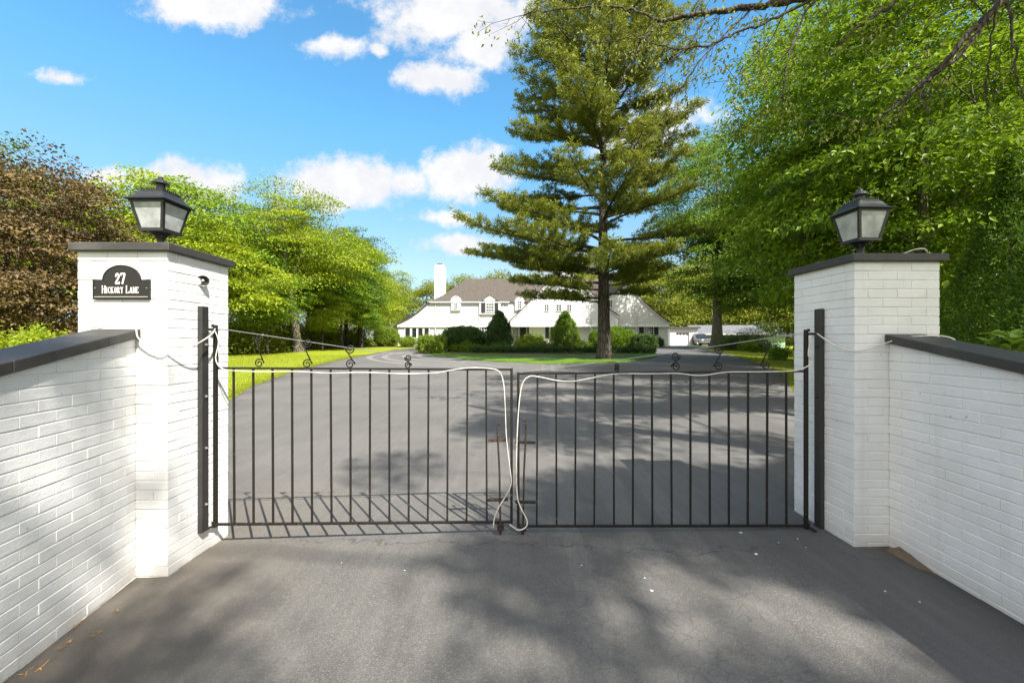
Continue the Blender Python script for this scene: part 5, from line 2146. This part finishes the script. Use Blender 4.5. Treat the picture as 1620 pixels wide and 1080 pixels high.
# ---- oak leaning over the gate from the right, its low limbs hang into view
def oak():
    rng = np.random.default_rng(41)
    base = np.array((8.7, 1.2, gzf(8.7, 1.2)))
    root = thing('oak_tree', 'old oak whose bare twiggy limbs hang into the top of the view', 'tree', tuple(base))
    def in_view(p):
        if p[1] < 0.6:
            return False
        u, v = p[0] / p[1], (p[2] - CAMZ) / p[1]
        return -1.35 < u < 1.30 and v < 0.95
    shapes = [(8.0, -7.0, 17.5, 5.8, 5.4, 4.6), (10.5, -3.5, 18.0, 4.6, 4.5, 4.0), (5.0, -10.5, 16.5, 4.5, 4.0, 4.0), (10.0, -9.0, 15.5, 4.5, 4.0, 4.0), (10.5, 1.5, 10.5, 4.8, 4.2, 3.6), (8.5, -1.0, 12.5, 4.0, 4.0, 3.4), (9.0, 4.5, 15.0, 5.0, 4.5, 3.0), (11.5, 3.0, 11.0, 4.0, 4.0, 3.2)]
    def unwanted(p):
        # crown gaps shaped so sun pools and streaks land on wall, pillar and drive
        if in_view(p):
            return True
        h = (p[0] + 2.5) / .505
        yy, zz = p[1] + .70 * h, p[2] - h
        if -.6 < yy < 4.3 and -.6 < zz < 2.8:
            return rng.uniform() < (.985 if yy > 2.4 else .965)
        gx_, gy_ = p[0] - .505 * p[2], p[1] + .70 * p[2]
        for (hx_, hy_, r_) in OAK_POOL_GAPS:
            if math.hypot(gx_ - hx_, gy_ - hy_) < r_ + .11:
                return True
        hq = p[2] - 1.7
        if abs(p[0] - .505 * hq - 2.85) < .55 and abs(p[1] + .70 * hq - 3.1) < .8:
            return rng.uniform() < .85
        if 1.0 < gx_ < 5.5 and 5.7 < gy_ < 7.6:
            return rng.uniform() < .96
        if -3.4 < gx_ < .35 and 2.9 < gy_ < 5.2:
            return rng.uniform() < .985
        if gx_ < -.6 and gy_ > 3.2 and rng.uniform() < (.80 if gx_ > -2.0 and 5.3 < gy_ < 11 else .955):
            return True
        if gy_ > 4.6:
            if math.sin(gy_ * 2.3 + gx_ * .5 + 1.1 * math.sin(gx_ * .9)) > -.1 and rng.uniform() < .9:
                return True
            quota[1] += 1
            return quota[1] > OAK_FAR
        quota[0] += 1
        return quota[0] > OAK_NEAR
    quota = [0, 0]
    cl = ellipsoid_clusters(rng, shapes, OAK_CLUSTERS, 0.15, .5, unwanted)
    P, par, chains, ntr = grow(rng, base, 18.0, (-.6, -4.5), cl, 6.5, step=.7, climb=.45)
    wood_mesh('trunk', P, par, chains, ntr, .013, .42, B_GREY, root, base, flare=1.6)
    V, T, t = spray_leaves(rng, cl, OAK_LEAVES, .43, .18, np.array([5, -2, 9.0]), .15, up_bias=.7, wr=.55)
    # limbs hanging into the picture
    limbs = [
        ([(9.0, 2.0, 6.2), (8.2, 4.2, 7.3), survey(1420, -40, 6.6), survey(1310, -12, 6.8), survey(1232, 5, 6.9), survey(1160, 15, 7.0), survey(1100, 24, 7.1), survey(1042, 34, 7.2)], .078, .034),
        ([survey(1042, 34, 7.2), survey(1012, 20, 7.3), survey(985, 12, 7.4), survey(930, 10, 7.5), survey(880, 16, 7.6), survey(838, 22, 7.7), survey(806, 30, 7.8)], .026, .004),
        ([survey(1046, 33, 7.2), survey(1020, 62, 7.15), survey(1004, 88, 7.1), survey(990, 116, 7.05), survey(978, 150, 7.0)], .022, .004),
        ([survey(1300, -8, 6.8), survey(1230, 28, 6.6), survey(1165, 52, 6.5), survey(1110, 75, 6.5), survey(1050, 74, 6.5), survey(1003, 58, 6.55), survey(960, 66, 6.6), survey(905, 64, 6.7)], .024, .004),
        ([survey(1310, -12, 6.8), survey(1282, 8, 6.7), survey(1258, 60, 6.6), survey(1244, 110, 6.5), survey(1237, 160, 6.5)], .026, .008),
        ([survey(1237, 160, 6.5), survey(1212, 185, 6.5), survey(1180, 200, 6.5)], .008, .003),
        ([survey(1190, 12, 7.0), survey(1150, 50, 6.9), survey(1110, 92, 6.8), survey(1088, 126, 6.8), survey(1060, 165, 6.8), survey(1046, 230, 6.8)], .016, .004),
        ([survey(1120, 20, 7.1), survey(1090, 70, 7.0), survey(1058, 100, 7.0), survey(1040, 150, 7.0), survey(1012, 190, 7.0)], .013, .003),
        ([survey(1250, 2, 6.9), survey(1215, 70, 6.8), survey(1180, 110, 6.8), survey(1150, 128, 6.8)], .012, .003),
        ([(8.9, 3.0, 7.2), survey(1660, -60, 6.2), survey(1570, 15, 6.3), survey(1500, 92, 6.4), survey(1450, 140, 6.5), survey(1398, 182, 6.6)], .062, .020),
        ([(8.9, 2.6, 6.8), survey(1620, -50, 6.0), survey(1576, 8, 6.2), survey(1530, 75, 6.3), survey(1480, 118, 6.4), survey(1449, 142, 6.5)], .040, .024),
        ([survey(1398, 182, 6.6), survey(1370, 192, 6.6), survey(1330, 186, 6.7), survey(1300, 180, 6.7)], .009, .003),
        ([survey(1440, -30, 6.6), survey(1408, 10, 6.6), survey(1365, 38, 6.6), survey(1327, 69, 6.6)], .040, .014),
        ([survey(1590, -30, 6.1), survey(1600, 40, 6.1), survey(1606, 100, 6.15), survey(1616, 150, 6.2), survey(1640, 190, 6.2)], .020, .006),
        ([survey(1578, 8, 6.2), survey(1566, 80, 6.3), survey(1560, 140, 6.4), survey(1568, 180, 6.4), survey(1582, 198, 6.4)], .014, .003),
        ([survey(1460, -20, 6.6), survey(1440, 16, 6.6), survey(1420, 40, 6.6), survey(1405, 54, 6.6)], .010, .003),
        ([survey(1560, -20, 6.3), survey(1530, 10, 6.4), survey(1500, 18, 6.5), survey(1480, 30, 6.5)], .012, .003),
    ]
    acc = Acc()
    tips = []
    for pts, r0, r1 in limbs:
        Q = smoothpath(pts, 6) - base
        n = len(Q)
        Q[1:-1] += rng.normal(0, .012, (n - 2, 3))
        rad = np.linspace(r0, r1, n)
        acc.tube(Q, rad, 8 if r0 > .03 else 6)
        # twigs
        if r0 < .09:
            seglen = np.linalg.norm(np.diff(Q, axis=0), axis=1).sum()
            for k in range(int(seglen * 5.5)):
                i = rng.integers(n // 5, n)
                d = norm(Q[min(i + 1, n - 1)] - Q[i - 1])
                tw = norm(d * .7 + rng.normal(0, .55, 3) + np.array([0, 0, -.30]))
                l = rng.uniform(.18, .75)
                a = Q[i]
                b = a + tw * l * .5 + rng.normal(0, .03, 3)
                c = a + tw * l + np.array([0, 0, -.12 * l]) + rng.normal(0, .05, 3)
                acc.tube([a, b, c], [.0055, .004, .0022], 3)
                w = c + base
                u, v = 810 + 655 * w[0] / w[1], 540 - 655 * (w[2] - CAMZ) / w[1]
                if rng.uniform() < (0.75 if u < 1400 else .10):
                    tips.append(w)
                if rng.uniform() < .55:
                    e = b + norm(tw + rng.normal(0, .6, 3)) * l * .4
                    acc.tube([b, e], [.0035, .002], 3)
                    if rng.uniform() < (0.60 if u < 1400 else .05):
                        tips.append(e + base)
    acc.build('limb', B_DARK, root, smooth=True)
    tips = np.array(tips)
    V2, T2, t2 = spray_leaves(rng, tips, 13, .095, .06, np.array([6, 3, 9.0]), .075, up_bias=.5, droop=.6, wr=.5)
    T = np.concatenate([T, T2 + len(V)])
    V = np.concatenate([V, V2])
    t = np.concatenate([t, t2])
    mesh_np('crown', V - base, [T], L_OAK, root, tint=t)


OAK_POOL_GAPS = [(1.49, 2.63, .80), (1.08, 2.95, .66), (1.65, 2.1, .60), (.07, 2.24, .42), (-.8, 3.1, .6), (-.95, 2.4, .45), (-.35, 2.0, .45), (-1.8, 2.3, .6), (2.15, 1.6, .5), (.6, 3.4, .35), (1.9, 3.6, .4), (-.2, 1.2, .5), (.9, 1.5, .3)]  # sun pools on the ground that the oak crown is opened for
OAK_NEAR, OAK_FAR = 390, 125
OAK_CLUSTERS = 515
OAK_LEAVES = 260
oak()

# ---- left: bronze maple with a green tree behind it
tree('bronze_maple', 'broad bronze leaved maple behind the sunlit wall at the left edge', (-22.6, 18.4), 8.0, 0.24,
     [(0, 0, 6.0, 5.9, 5.2, 4.9), (1.6, -.5, 4.0, 4.6, 4.2, 3.4)], 420, 170, 0.15, L_BRONZE, B_GREY, 31, first_limb=1.6, sxy=0.58, sz=0.13, lump=.28, up_bias=.9, droop=.35, wr=.6)
tree('green_tree', 'taller green tree peeking over the top of the bronze maple', (-45.5, 34.0), 15.0, 0.3,
     [(0, 0, 11.5, 6.2, 6.0, 7.2)], 260, 80, 0.26, L_MID, B_DARK, 32, first_limb=4, sxy=0.75, sz=0.3)

# ---- the wood on the left of the lawn
W1 = tree('woodland_tree', 'tallest tree of the left wood, pale leaning trunk and open yellow green crown', (-19.3, 37.5), 15.0, 0.36,
          [(-1.0, 0, 9.8, 6.6, 5.0, 4.4), (-1.4, 0, 13.2, 3.8, 3.6, 3.4), (1.5, 0, 8.2, 5.8, 4.4, 2.6)], 170, 200, 0.20, L_BRIGHT, B_PALE, 51, lean=(-1.9, 0), first_limb=4.6, sxy=1.0, sz=0.13, r_tip=.019, lump=.6, up_bias=1.1, wr=.55, group='trees of the left wood')
W2 = tree('woodland_tree', 'round headed darker green tree at the house end of the left wood', (-18.0, 49.0), 13.0, 0.25,
          [(0, 0, 11.0, 4.0, 4.0, 5.2), (0, 0, 7.2, 4.4, 4.0, 3.2)], 170, 170, 0.22, L_MID, B_DARK, 52, first_limb=3.5, sxy=0.85, sz=0.22, lump=.5, group='trees of the left wood')
W3 = tree('woodland_tree', 'low bushy yellow green tree in the left wood right behind the plaque pillar', (-21.5, 29.5), 8.5, 0.16,
          [(0, 0, 7.3, 4.6, 4.4, 3.2), (0.6, 0, 5.4, 4.3, 3.8, 2.1)], 150, 180, 0.19, L_BRIGHT, B_DARK, 53, first_limb=2.4, sxy=0.85, sz=0.13, lump=.55, up_bias=1.1, wr=.55, group='trees of the left wood')
GW = 'trees of the left wood'
BACK = 'yellow green tree standing in the mass of the wood left of the lawn'
wood_spots = [
    # source, x, y, rot, scale, label
    (W3, -24.6, 34.5, 1.3, 1.30, BACK), (W3, -30.5, 33.0, 2.6, 1.35, BACK), (W3, -17.9, 43.5, 4.0, 1.05, 'small yellow green tree leaning out beside the pale trunk in the left wood'),
    (W3, -18.2, 56.5, 5.1, .85, 'yellow green tree closest to the left end of the house'), (W2, -22.5, 45.5, 2.0, 0.95, BACK),
    (W2, -27.5, 42.0, 3.2, 1.0, BACK), (W1, -29.0, 50.0, 2.2, 0.92, BACK), (W3, -21.0, 52.5, 0.6, 1.35, BACK), (W2, -35.0, 45.0, 0.5, 1.0, BACK),
    (W3, -19.6, 62.0, 3.4, 1.1, 'yellow green tree behind the left wing and chimney of the house'), (W2, -24.5, 61.0, 4.4, 1.1, BACK), (W3, -31.0, 58.0, 1.9, 1.6, BACK),
    (W3, -19.6, 33.2, 3.0, 0.62, 'knee high saplings of young leaves at the lawn edge of the wood'), (W3, -18.4, 40.2, 2.1, 0.55, 'small leafy sapling at the lawn edge near the pale trunk'), (W3, -17.2, 47.5, 0.9, 0.6, 'small leafy sapling at the lawn edge near the house'),
    (W3, -33.5, 27.5, 0.2, 1.2, BACK), (W3, -41, 40, 1.2, 1.5, BACK), (W2, -46, 52, 1.0, 1.15, BACK), (W1, -40, 62, 5.0, 1.0, BACK),
]
crown3 = [c for c in W3.children if c.name.startswith('crown')][0].data.copy()
crown3.materials[0] = L_SPRING
crown1 = [c for c in W1.children if c.name.startswith('crown')][0].data.copy()
crown1.materials[0] = L_SPRING
for k, (src, x, y, rz, s, lab) in enumerate(wood_spots):
    r = copy_thing(src, (x, y, gzf(x, y)), rz, s, lab, GW)
    if k % 2 == 0:
        for c in r.children:
            if c.name.startswith('crown') and src is not W2:
                c.data = crown3 if src is W3 else crown1

# ---- trees behind the house and behind the garage
W4 = tree('woodland_tree', 'sunlit yellow green tree behind the left chimney of the house', (-9.0, 76.0), 12.0, 0.25,
          [(0, 0, 8.4, 5.6, 5.0, 5.4), (0, 0, 4.4, 5.0, 4.6, 3.2)], 330, 70, 0.30, L_WOOD, B_DARK, 54, first_limb=2.5, sxy=0.85, sz=0.28, lump=.45, up_bias=1.0, r_tip=.02, group='trees behind the house')
BH = 'yellow green tree in the belt of trees behind the house and garage'
for (x, y, rz, s, lab) in ((-16.5, 80, 1.0, 1.0, BH), (-2.0, 80, 2.2, 1.15, BH), (5.0, 82, 3.9, 1.12, BH), (13.0, 84, 5.0, 1.15, BH), (21.5, 82, .4, 1.15, BH), (28.5, 80, 1.7, 1.2, 'bright yellow green tree rising behind the flat garage roof'), (36, 82, 2.9, 1.25, BH), (44, 80, 4.2, 1.25, BH), (52, 78, 5.5, 1.3, BH), (60, 72, .9, 1.4, BH), (-26, 84, 3.0, 1.15, BH), (-36, 84, 4.0, 1.2, BH), (33, 98, 2.0, 1.6, BH), (48, 100, 3.0, 1.7, BH), (18, 100, 4.0, 1.6, BH), (64, 92, 1.0, 1.7, BH), (-48, 80, 1.4, 1.5, BH), (-60, 66, 2.4, 1.6, BH), (72, 60, 2.0, 1.6, BH), (45, 55, 3.1, 1.2, BH), (52, 46, 4.1, 1.3, BH)):
    copy_thing(W4, (x, y, gzf(x, y)), rz, s, lab, 'trees behind the house')


# ---- arborvitae on the right
def arborvitae(label, x, y, r, h, seed):
    rng = np.random.default_rng(seed)
    z0 = gzf(x, y)
    root = thing('arborvitae', label, 'shrub', (x, y, z0), 'arborvitae behind the right wall')
    n = 5200
    t = rng.uniform(0, 1, n) ** 1.35
    az = rng.uniform(0, 2 * math.pi, n)
    prof = r * (1 - t ** 1.3) * (0.86 + .2 * np.sin(t * 19 + az * 2.0) * .5 + .14 * rng.normal(size=n) * .6) * np.minimum(1, .75 + t * 2)
    depth = rng.uniform(.62, 1.0, n) ** .6
    pos = np.stack([prof * depth * np.cos(az), prof * depth * np.sin(az), t * h], axis=1)
    # each point is an upright fan spray of several blades
    per = 9
    idx = np.repeat(np.arange(n), per)
    out = np.stack([np.cos(az), np.sin(az), np.full(n, .75)], axis=1)[idx]
    p = pos[idx] + rng.normal(0, .055, (n * per, 3))
    V, T, tt = leaf_geo(rng, p, norm(out), .085, wr=.34, up_bias=.15, droop=-.35, clump_tint=np.clip(rng.normal(.45, .25, n), 0, 1)[idx])
    mesh_np('crown', V, [T], L_THUJA, root, tint=tt)
    acc = Acc()
    acc.tube([(0, 0, -.2), (0.02, 0, h * .4), (0, 0.01, h * .9)], [.07, .05, .01], 7)
    acc.build('trunk', B_DARK, root, smooth=True)


arborvitae('dark green arborvitae cone behind the right wall, the one nearer the pillar', 11.2, 9.3, 1.75, 5.4, 61)
arborvitae('dark green arborvitae cone behind the right wall, cut by the picture edge', 10.6, 7.7, 1.6, 4.6, 62)


# ---- clipped and loose shrubs
def shrub(name, label, x, y, rx, ry, h, leafm, seed, shape='dome', L=.105, dens=1.0, group=None, cat='shrub', rag=0.10, z=None):
    rng = np.random.default_rng(seed)
    z0 = gzf(x, y) if z is None else z
    root = thing(name, label, cat, (x, y, z0), group)
    if shape == 'box':
        ex = 5.0
    elif shape == 'dome':
        ex = 2.3
    else:
        ex = 2.0
    n = int(1500 * dens * max(1.0, (rx + ry) * h) ** .9)
    n = min(n, 9000)
    d = rng.normal(0, 1, (n, 3))
    if shape == 'cone':
        t = rng.uniform(0, 1, n) ** 1.15
        az = rng.uniform(0, 2 * math.pi, n)
        rp = np.minimum(1, (1 - t ** 1.9)) ** .72 * (.80 + .2 * np.minimum(1, t * 4))
        S = np.stack([rx * rp * np.cos(az), ry * rp * np.sin(az), t * h], axis=1)
        out = norm(np.stack([np.cos(az), np.sin(az), np.full(n, .5)], axis=1))
    else:
        d = norm(d)
        q = (np.abs(d) ** ex).sum(axis=1) ** (1 / ex)
        S = d / q[:, None] * np.array([rx, ry, h * .5]) + np.array([0, 0, h * .5])
        out = norm(d / np.array([rx, ry, h * .5]))
        keep = S[:, 2] > .02
        S, out = S[keep], out[keep]
        n = len(S)
    lump = np.sin(S[:, 0] * 5.1 / max(rx, .4) + seed) * np.sin(S[:, 1] * 4.3 / max(ry, .4) + 2 * seed) * np.sin(S[:, 2] * 5.7 / h + seed * .7)
    S = S + out * (lump * rag * 2.4 + rng.normal(0, rag * .8, n) - rag * .2)[:, None]
    # leaves culled in patches so the dark core shows as deep gaps
    gap = np.sin(S[:, 0] * 3.9 + seed) * np.sin(S[:, 1] * 4.7 + seed * 1.7) + np.sin(S[:, 2] * 6.1 + seed * 2.3) * np.sin(S[:, 0] * 7.3 + S[:, 1] * 3.1)
    keep = (gap + rng.normal(0, .35, n)) > -.55
    S, out = S[keep], out[keep]
    n = len(S)
    per = 5
    idx = np.repeat(np.arange(n), per)
    p = S[idx] + rng.normal(0, L * .75, (n * per, 3)) - out[idx] * rng.uniform(0, L * 1.6, (n * per, 1))
    V, T, tt = leaf_geo(rng, p, out[idx], L, wr=.52, up_bias=.55, droop=.0, clump_tint=np.clip(rng.normal(.5, .33, n), 0, 1)[idx])
    mesh_np('foliage', V, [T], leafm, root, tint=tt)
    # solid dark filler against see-through, standing in for the shaded inside
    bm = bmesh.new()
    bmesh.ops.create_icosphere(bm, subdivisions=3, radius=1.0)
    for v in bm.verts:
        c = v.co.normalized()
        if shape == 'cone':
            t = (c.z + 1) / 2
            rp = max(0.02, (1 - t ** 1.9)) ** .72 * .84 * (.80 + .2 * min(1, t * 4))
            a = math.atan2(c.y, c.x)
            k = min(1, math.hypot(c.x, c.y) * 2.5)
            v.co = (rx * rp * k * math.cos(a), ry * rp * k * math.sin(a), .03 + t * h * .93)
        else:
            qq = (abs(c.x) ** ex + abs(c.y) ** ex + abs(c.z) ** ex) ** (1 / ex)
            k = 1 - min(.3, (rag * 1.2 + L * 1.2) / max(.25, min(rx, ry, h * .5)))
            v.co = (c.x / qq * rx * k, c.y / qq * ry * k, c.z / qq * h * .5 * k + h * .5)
    obj_bm('stems_or_core', bm, CORE, root)
    return root


def at_px(px, d):
    return (px - 810) / 655.0 * d


def sh(name, label, px0, px1, py_top, d, leafm, seed, shape='dome', depth=None, **kw):
    x0, x1 = at_px(px0, d), at_px(px1, d)
    rx = (x1 - x0) / 2
    x = (x0 + x1) / 2
    z0 = gzf(x, d) + .06
    h = CAMZ + (540 - py_top) / 655.0 * d - z0
    shrub(name, label, x, d, rx, depth or rx, h, leafm, seed, shape, z=z0, **kw)


sh('clipped_shrub', 'bright round clipped shrub at the edge of the wood left of the house', 594, 629, 518, 51, L_BOX, 70, 'dome')
sh('clipped_shrub', 'small domed shrub in front of the sun room windows', 632, 658, 534, 50, L_BOX, 71, 'dome')
sh('clipped_shrub', 'square clipped box shrub at the left tip of the island', 663, 702.5, 532, 34.3, L_BOX, 72, 'box', rag=.07)
sh('clipped_shrub', 'wide dark rounded hedge mass beside the square box shrub', 699, 768, 517, 37, L_YEW, 73, 'dome', depth=1.7, rag=.1)
sh('cone_shrub', 'dark clipped cone shaped yew in front of the shuttered dormer', 768, 811, 493, 38, L_YEW, 74, 'cone', dens=1.3)
sh('cone_shrub', 'looser cone shaped conifer left of the pine trunk', 871, 919, 493, 38, L_MAPLE, 75, 'cone', dens=1.2, rag=.1, L=.09)
sh('clipped_shrub', 'rounded bright green shrub right behind the pine trunk', 934, 1004, 519.5, 37.5, L_RICH, 76, 'dome', depth=1.6, rag=.1)
sh('clipped_shrub', 'dark square topped shrub at the right tip of the island', 1002, 1036, 530.5, 36, L_YEW, 77, 'box', rag=.07)
sh('clipped_shrub', 'little dark round shrub by the right hand corner of the house', 1033, 1049, 535.5, 50, L_YEW, 78, 'dome')
sh('clipped_shrub', 'flat topped clipped shrub right of the front door', 831, 858, 531, 41, L_BOX, 79, 'box')
sh('low_shrub', 'loose yellow green mound below the front door', 815, 842, 537.5, 38, L_BRIGHT, 80, 'dome', rag=.12)
sh('low_shrub', 'loose bright mound between the two cone shaped shrubs', 842, 874, 540, 37, L_BOX, 81, 'dome', rag=.12)
sh('low_shrub', 'pale grey green perennial mound right of the loose conifer', 905, 938, 541, 37, L_BOX, 82, 'dome', rag=.14)
sh('low_shrub', 'leafy green mound at the foot of the dark hedge mass', 712, 762, 545, 35.2, L_RICH, 83, 'dome', depth=.8, rag=.14)
sh('low_shrub', 'pale flowering mound under the clipped yew cone', 764, 812, 547, 35.6, L_MID, 84, 'dome', depth=.7, rag=.14)
# the low clipped hedge along the island's front, in two runs either side of the pine
sh('low_hedge', 'low dark clipped hedge edging the island left of the pine', 752, 942, 548.5, 33.6, L_YEW, 85, 'box', depth=.42, cat='hedge', dens=1.4, rag=.05, group='low hedges on the island')
sh('low_hedge', 'low dark clipped hedge edging the island right of the pine', 944, 1034, 549, 33.4, L_YEW, 86, 'box', depth=.42, cat='hedge', dens=1.4, rag=.05, group='low hedges on the island')
# right of the maple
sh('spreading_yew', 'wide flat spreading evergreen right of the maple trunk', 1142, 1198, 533, 41, L_YEW, 87, 'dome', depth=1.6, rag=.35, L=.10)
sh('low_shrub', 'loose bright shrub in front of the pale green shed', 1182, 1216, 541, 37, L_RICH, 88, 'dome', rag=.25, L=.10)
sh('low_shrub', 'young leafy shrub on the lawn at the right edge of the drive', 1224, 1246, 552, 26, L_RICH, 89, 'dome', rag=.18, L=.09)
# behind the walls
sh('low_shrub', 'bright yellow green shrub behind the sunlit wall under the bronze maple', 12, 108, 528, 12.5, L_BRIGHT, 90, 'dome', depth=.9, rag=.15, L=.09)


def broad_shrub():
    rng = np.random.default_rng(91)
    x, y = 4.05, 3.35
    z0 = gzf(x, y)
    root = thing('rhododendron', 'broad leaved glossy green shrub peeping over the right wall', 'shrub', (x, y, z0))
    acc = Acc()
    pos, out = [], []
    for k in range(34):
        a = rng.uniform(0, 6.28)
        r = rng.uniform(.02, .42)
        top = np.array([r * math.cos(a), r * math.sin(a), 1.60 - r * .75 + rng.uniform(-.16, .02)])
        acc.tube(smoothpath([(r * .15 * math.cos(a), r * .15 * math.sin(a), -.1), top * np.array([.6, .6, .55]), top], 3), np.linspace(.011, .004, 7), 5)
        for j in range(9):
            b = j / 9 * 6.28 * 1.6 + rng.uniform(0, .5)
            pos.append(top - np.array([0, 0, .012 * j]))
            out.append((math.cos(b), math.sin(b), rng.uniform(.1, 1.0)))
    acc.build('stems_or_core', B_DARK, root, smooth=True)
    pos, out = np.array(pos), norm(np.array(out))
    # broad elliptical leaves, eight triangles each
    n = len(pos)
    L = rng.uniform(.085, .145, n)[:, None]
    d = out
    up = np.array([0, 0, 1.0]) + rng.normal(0, .25, (n, 3))
    s = norm(np.cross(up, d))
    nr = norm(np.cross(d, s))
    rows = [(0.0, 0.0, 0.0), (.22, .17, .03), (.5, .235, .02), (.8, .14, -.05)]
    P = [pos]
    for (t, w, dz) in rows[1:]:
        c = pos + d * L * t + nr * L * dz
        P += [c + s * L * w + nr * L * w * .3, c, c - s * L * w + nr * L * w * .3]
    P.append(pos + d * L * 1.0 - nr * L * .14)
    V = np.stack(P, axis=1).reshape(-1, 3)
    f = [(0, 2, 1), (0, 3, 2), (1, 2, 5), (1, 5, 4), (2, 3, 6), (2, 6, 5), (4, 5, 8), (4, 8, 7), (5, 6, 9), (5, 9, 8), (7, 8, 10), (8, 9, 10)]
    i = np.arange(n)[:, None, None] * 11
    T = (i + np.array(f)[None]).reshape(-1, 3)
    mesh_np('foliage', V, [T], L_RHODO, root, tint=np.repeat(np.clip(rng.normal(.5, .25, n), 0, 1), len(f)), smooth=False)


broad_shrub()


# ---- grass blades along the sunlit lawn and at the kerbless drive edge
def grass():
    rng = np.random.default_rng(95)
    EX = np.array([p[1] for p in LEFT_EDGE[1:13]])
    EV = np.array([p[0] for p in LEFT_EDGE[1:13]])
    n = 46000
    y = 5.0 + 27.0 * rng.uniform(0, 1, n) ** 1.3
    e = np.interp(y, EX, EV)
    off = np.where(rng.uniform(size=n) < .35, rng.exponential(.25, n), rng.uniform(0, 9, n))
    x = e - off + rng.normal(0, .02, n)
    RX = np.array([p[1] for p in RIGHT_EDGE[:12]])
    RV = np.array([p[0] for p in RIGHT_EDGE[:12]])
    m = 22000
    y2 = 5.0 + 26.0 * rng.uniform(0, 1, m) ** 1.2
    x2 = np.interp(y2, RX, RV) + np.where(rng.uniform(size=m) < .4, rng.exponential(.25, m), rng.uniform(0, 6, m))
    x, y = np.concatenate([x, x2]), np.concatenate([y, y2])
    n += m
    z = gz(x, y) - .02
    az = rng.uniform(0, 6.28, n)
    h = rng.uniform(.03, .075, n)
    w = rng.uniform(.006, .013, n)
    dx, dy = np.cos(az), np.sin(az)
    lx, ly = rng.normal(0, .025, n), rng.normal(0, .025, n)
    a = np.stack([x - dx * w, y - dy * w, z], axis=1)
    b = np.stack([x + dx * w, y + dy * w, z], axis=1)
    c = np.stack([x + lx, y + ly, z + h], axis=1)
    V = np.stack([a, b, c], axis=1).reshape(-1, 3)
    T = np.arange(n * 3).reshape(-1, 3)
    o = mesh_np('lawn_grass', V, [T], L_GRASS, None, tint=np.clip(rng.normal(.5, .25, n), 0, 1))
    tag(o, 'short mown grass along both edges of the drive', 'grass', kind='stuff')


grass()


# ---- leafy undergrowth closing the foot of the woods
def undergrowth():
    rng = np.random.default_rng(120)
    C = []
    def band(n, fx, fy, h0, h1):
        for _ in range(n):
            u = rng.uniform()
            x, y = fx(u, rng), fy(u, rng)
            C.append((x, y, gzf(x, y) + rng.uniform(0, 1) ** 1.2 * rng.uniform(h0, h1)))
    # left wood floor, its edge runs along the lawn
    band(1500, lambda u, r: -21.5 - abs(r.normal(0, 1)) * 5.0 - 1.0 * math.sin(u * 19), lambda u, r: 27 + 34 * u, .7, 3.2)
    band(700, lambda u, r: -27 - 26 * r.uniform(), lambda u, r: 24 + 40 * u, 1.0, 3.6)
    # belt behind the house and garage
    band(1500, lambda u, r: -60 + 135 * u, lambda u, r: 72 + 8 * r.uniform() + (6 if u > .6 else 0), .6, 4.2)
    band(600, lambda u, r: 36 + 40 * u, lambda u, r: 60 - 26 * u + 6 * r.uniform(), .6, 3.6)
    C = np.array(C)
    V, T, t = spray_leaves(rng, C, 42, .75, .35, np.array([0, 60, -30.0]), .27, up_bias=.9, wr=.55)
    tag(mesh_np('wood_undergrowth', V, [T], L_WOOD, None, tint=t), 'leafy undergrowth closing the foot of the woods', 'undergrowth', kind='stuff')


undergrowth()
